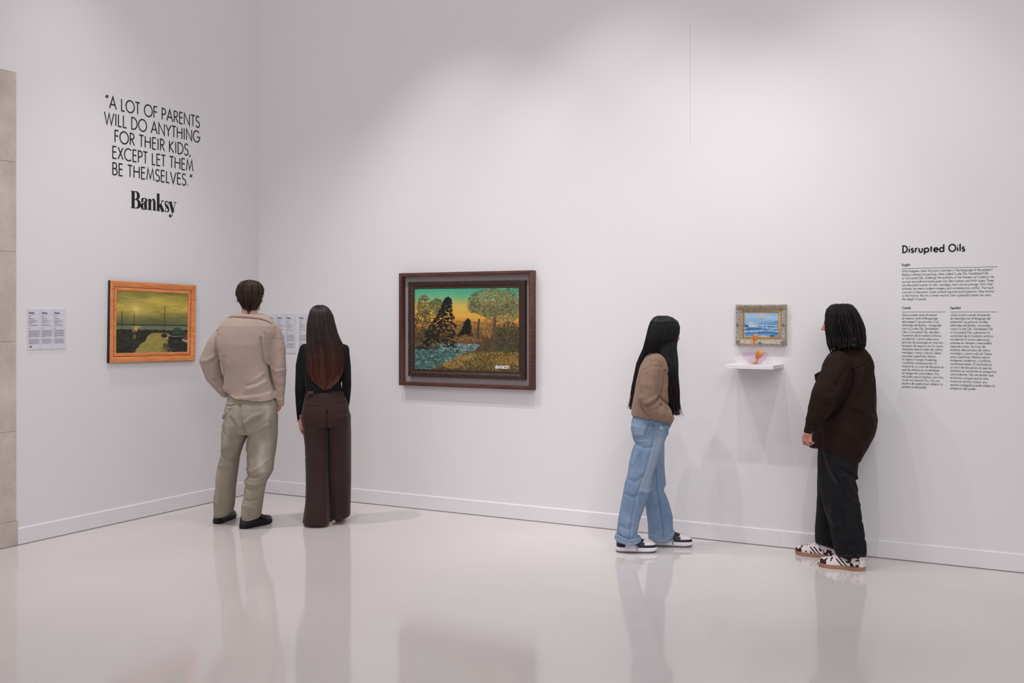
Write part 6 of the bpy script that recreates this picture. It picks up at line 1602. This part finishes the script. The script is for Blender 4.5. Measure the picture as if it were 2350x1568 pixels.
def bj(V, px_, py_):
    c = tint((25, 24, 28), 4, 30)(V, px_, py_)
    front = V[:, 1] < .0
    for pl, w_, a_ in (([(1888,1034),(1903,1080),(1920,1110)], 2.5, .5), ([(1890,1165),(1902,1190),(1912,1206)], 3.5, .45), ([(1902,1160),(1903,1185)], 5, .25), ([(1940,1088),(1962,1100)], 2, .3), ([(1952,1105),(1964,1130)], 2.5, .3)):
        m = np.exp(-(pdist(px_, py_, pl)/w_)**2)*a_*front; c[:] = c+(np.array((72, 70, 76))-c)*m[:, None]
    d = pdist(px_, py_, [(1916,1085),(1920,1110),(1928,1135),(1932,1165),(1939,1210),(1943,1245),(1947,1278)])
    m = (d < 1.2) & front & (np.sin(py_*.9) > .2); c[m] = (14, 14, 17)
    d = np.minimum(pdist(px_, py_, [(1921,1274.5),(1950,1276),(1986,1275)]), pdist(px_, py_, [(1874,1246),(1895,1252),(1915,1258)])); c[(d < .8) & (np.sin(px_*1.6) > 0)] = (72, 70, 74)
    return c
m_bden = material('black_denim', rough=0.9, spec=0.2, attr=True, bump=0.2, bscale=420)
P.make('trousers', f, m_bden, None, bj)
# braids
rows = [(697.8,1922,1942,0,7),(702,1906,1954,1,20),(711,1896.5,1962,3,30),(722,1893,1968,4,35),(740,1891.5,1975,5,38),(757,1893,1981,6,39),(775,1897.5,1982,6,40),(790,1900,1981,8,40),(803,1905,1978,9,38),(820,1910,1976,9,36)]
f = P.field(1880, 1990, 690, 812, -48, 56, .0045)
f.loft([(z, cx_, a*.93-.002, cy_, b_*.92-.002) for z, cx_, a, cy_, b_ in P.lv(rows[:7])], .008)
c0 = P.pt(1923, 744, 0); yw = math.radians(-66); fwd = np.array([math.sin(yw), math.cos(yw)])
f.cut_where(lambda X, Y, Z: np.minimum((X-c0[0])*fwd[0]+(Y-c0[1])*fwd[1]-.048, c0[2]+.078-Z))
f.cut_where(lambda X, Y, Z: np.minimum(P.pt(1940,0)[0]-X, P.pt(0,768,0)[2]-Z)+0*Y)
m_braid = hair_mat('black_braided_hair', 0.6, 0.2)
hp = P.make('hair', f, m_braid, None, lambda V, a, b_: tint((14, 11, 11), 3, 60)(V, a, b_))
sh = HairShell(P, rows)
def braids(th, ends, off, m=70, rad=.0054):
    n = len(th); zend = np.array([P.pt(0, p, 0)[2] for p in ends])
    S = sh.strands(th, np.full(n, sh.ztop-.002)-RNG.uniform(0, 1, n)*.012, zend, m, off, .006)
    t = np.linspace(0, 1, m)[None, :]
    S += (np.sin(t[..., None]*RNG.uniform(5, 9, (n, 1, 1))+RNG.uniform(0, 6, (n, 1, 3)))*.004*t[..., None])
    L = np.linalg.norm(np.diff(S, axis=1), axis=2).cumsum(1); L = np.concatenate([np.zeros((n, 1)), L], 1)
    R = rad*(1+.22*np.sin(L*2*math.pi/.011))*np.clip((1-t)*9+.35, .35, 1)*RNG.uniform(.85, 1.15, (n, 1))
    cl = np.array((17, 13, 13))*(1+.35*np.sin(L*2*math.pi/.011))[..., None]*RNG.uniform(.7, 1.3, (n, 1, 1))
    return S, R, cl
th1 = np.linspace(-1.42, 2.65, 74)+RNG.normal(0, .02, 74)
e1 = np.interp(th1, [-1.42, -1.0, -.5, 0, .6, 1.2, 1.8, 2.65], [806, 812, 798, 796, 799, 794, 788, 785])+RNG.normal(0, 5, 74)
A1 = braids(th1, e1, .0)
th2 = np.linspace(-1.3, 2.5, 60)+RNG.normal(0, .03, 60); e2 = np.interp(th2, [-1.3, -.6, 0, .8, 1.5, 2.5], [808, 796, 792, 798, 787, 780])+RNG.normal(0, 6, 60)
A2 = braids(th2, e2, -.010)
for S_, R_, c_ in list(zip(*A1))+list(zip(*A2)):
    if RNG.random() < .0: continue
S_ = np.concatenate([A1[0], A2[0]]); R_ = np.concatenate([A1[1], A2[1]]); c_ = np.concatenate([A1[2], A2[2]])
br_ = None
for k_ in range(100): 
    i_ = [k_] if k_ < 99 else list(range(99, len(S_)))
    o = tubes('braid', S_[i_], R_[i_], m_braid, hp, c_[i_], 6)
    if k_ == 99: o['kind'] = 'stuff'
# socks and cow-patterned trainers with three stripes
m_sock = material('pale_sock', (226, 212, 220), .9, .2)
for a_ in (((1985,1310),(1885,1298.5)), ((1922,1283.5),(1836.5,1270.8))):
    pts = [q_[:3]+(q_[3]+.009,) for q_ in P.foot(*a_, .285, .021)[:2]]
    f = P.field(1840, 1990, 1220, 1310, -130, 80, .004); f.chain(pts, .004); P.make('sock', f, m_sock)
def cow(S_, A_, hf, z, V):
    n = vnoise(V[..., 0]*62+3, V[..., 1]*62, V[..., 2]*62+5)+.35*(vnoise(V[..., 0]*140, V[..., 1]*140, V[..., 2]*140)-.5)
    c = np.zeros(S_.shape+(3,))+np.array((226, 212, 214)); c[n > .64] = (50, 30, 30)
    heel = (S_ < .30) & (S_ > .10) & (hf < .62); c[heel & (n > .36)] = (50, 30, 30)
    toe = (S_ > .80) & (hf < .32); c[toe & (n > .40)] = (58, 34, 34)
    side = np.abs(np.cos(A_)) > .25
    q = (S_-.29-.26*hf)/.044
    band = side & (q > .0) & (q < 5) & (hf < .80)
    c[band & ((q % 2) < 1.1)] = (232, 222, 226); c[band & ((q % 2) >= 1.1)] = (48, 32, 34)
    top = (S_ > .40) & (S_ < .66) & (hf > .66-.5*(S_-.4)); c[top & (n < .64)] = (228, 216, 220)
    return c
gum = lambda s_, z_: np.zeros(s_.shape+(3,))+np.where((z_ > .016)[..., None], np.array((146, 104, 84)), np.array((172, 128, 104)))
def slaces(o, W, s, HW, HH, CY, L, sh_):
    m_l = bpy.data.materials.get('white_lace') or material('white_lace', (228, 216, 220), .8)
    for f_ in (.46, .52, .58, .64, .69):
        ys_ = np.linspace(-.028, .028, 13); zs = sh_+np.interp(f_, s, HH)*np.sqrt(np.clip(1-(ys_/.05)**2, .02, 1))**.85+.003
        shoe_strip('lace', o, W, np.stack([np.full(13, L*f_)-.01*np.abs(ys_/.03), ys_, zs], 1), .007, m_l)
m_suede = material('cow_print_hair_calf', rough=0.8, spec=0.2, attr=True); m_gum = material('gum_rubber', rough=0.55, spec=0.35, attr=True)
shoe(P, (1985,1310), (1885,1298.5), .285, .021, cow, gum, (m_suede, m_gum), .048, .078, pieces=slaces)
shoe(P, (1922,1283.5), (1836.5,1270.8), .285, .021, cow, gum, (m_suede, m_gum), .048, .078, pieces=slaces)
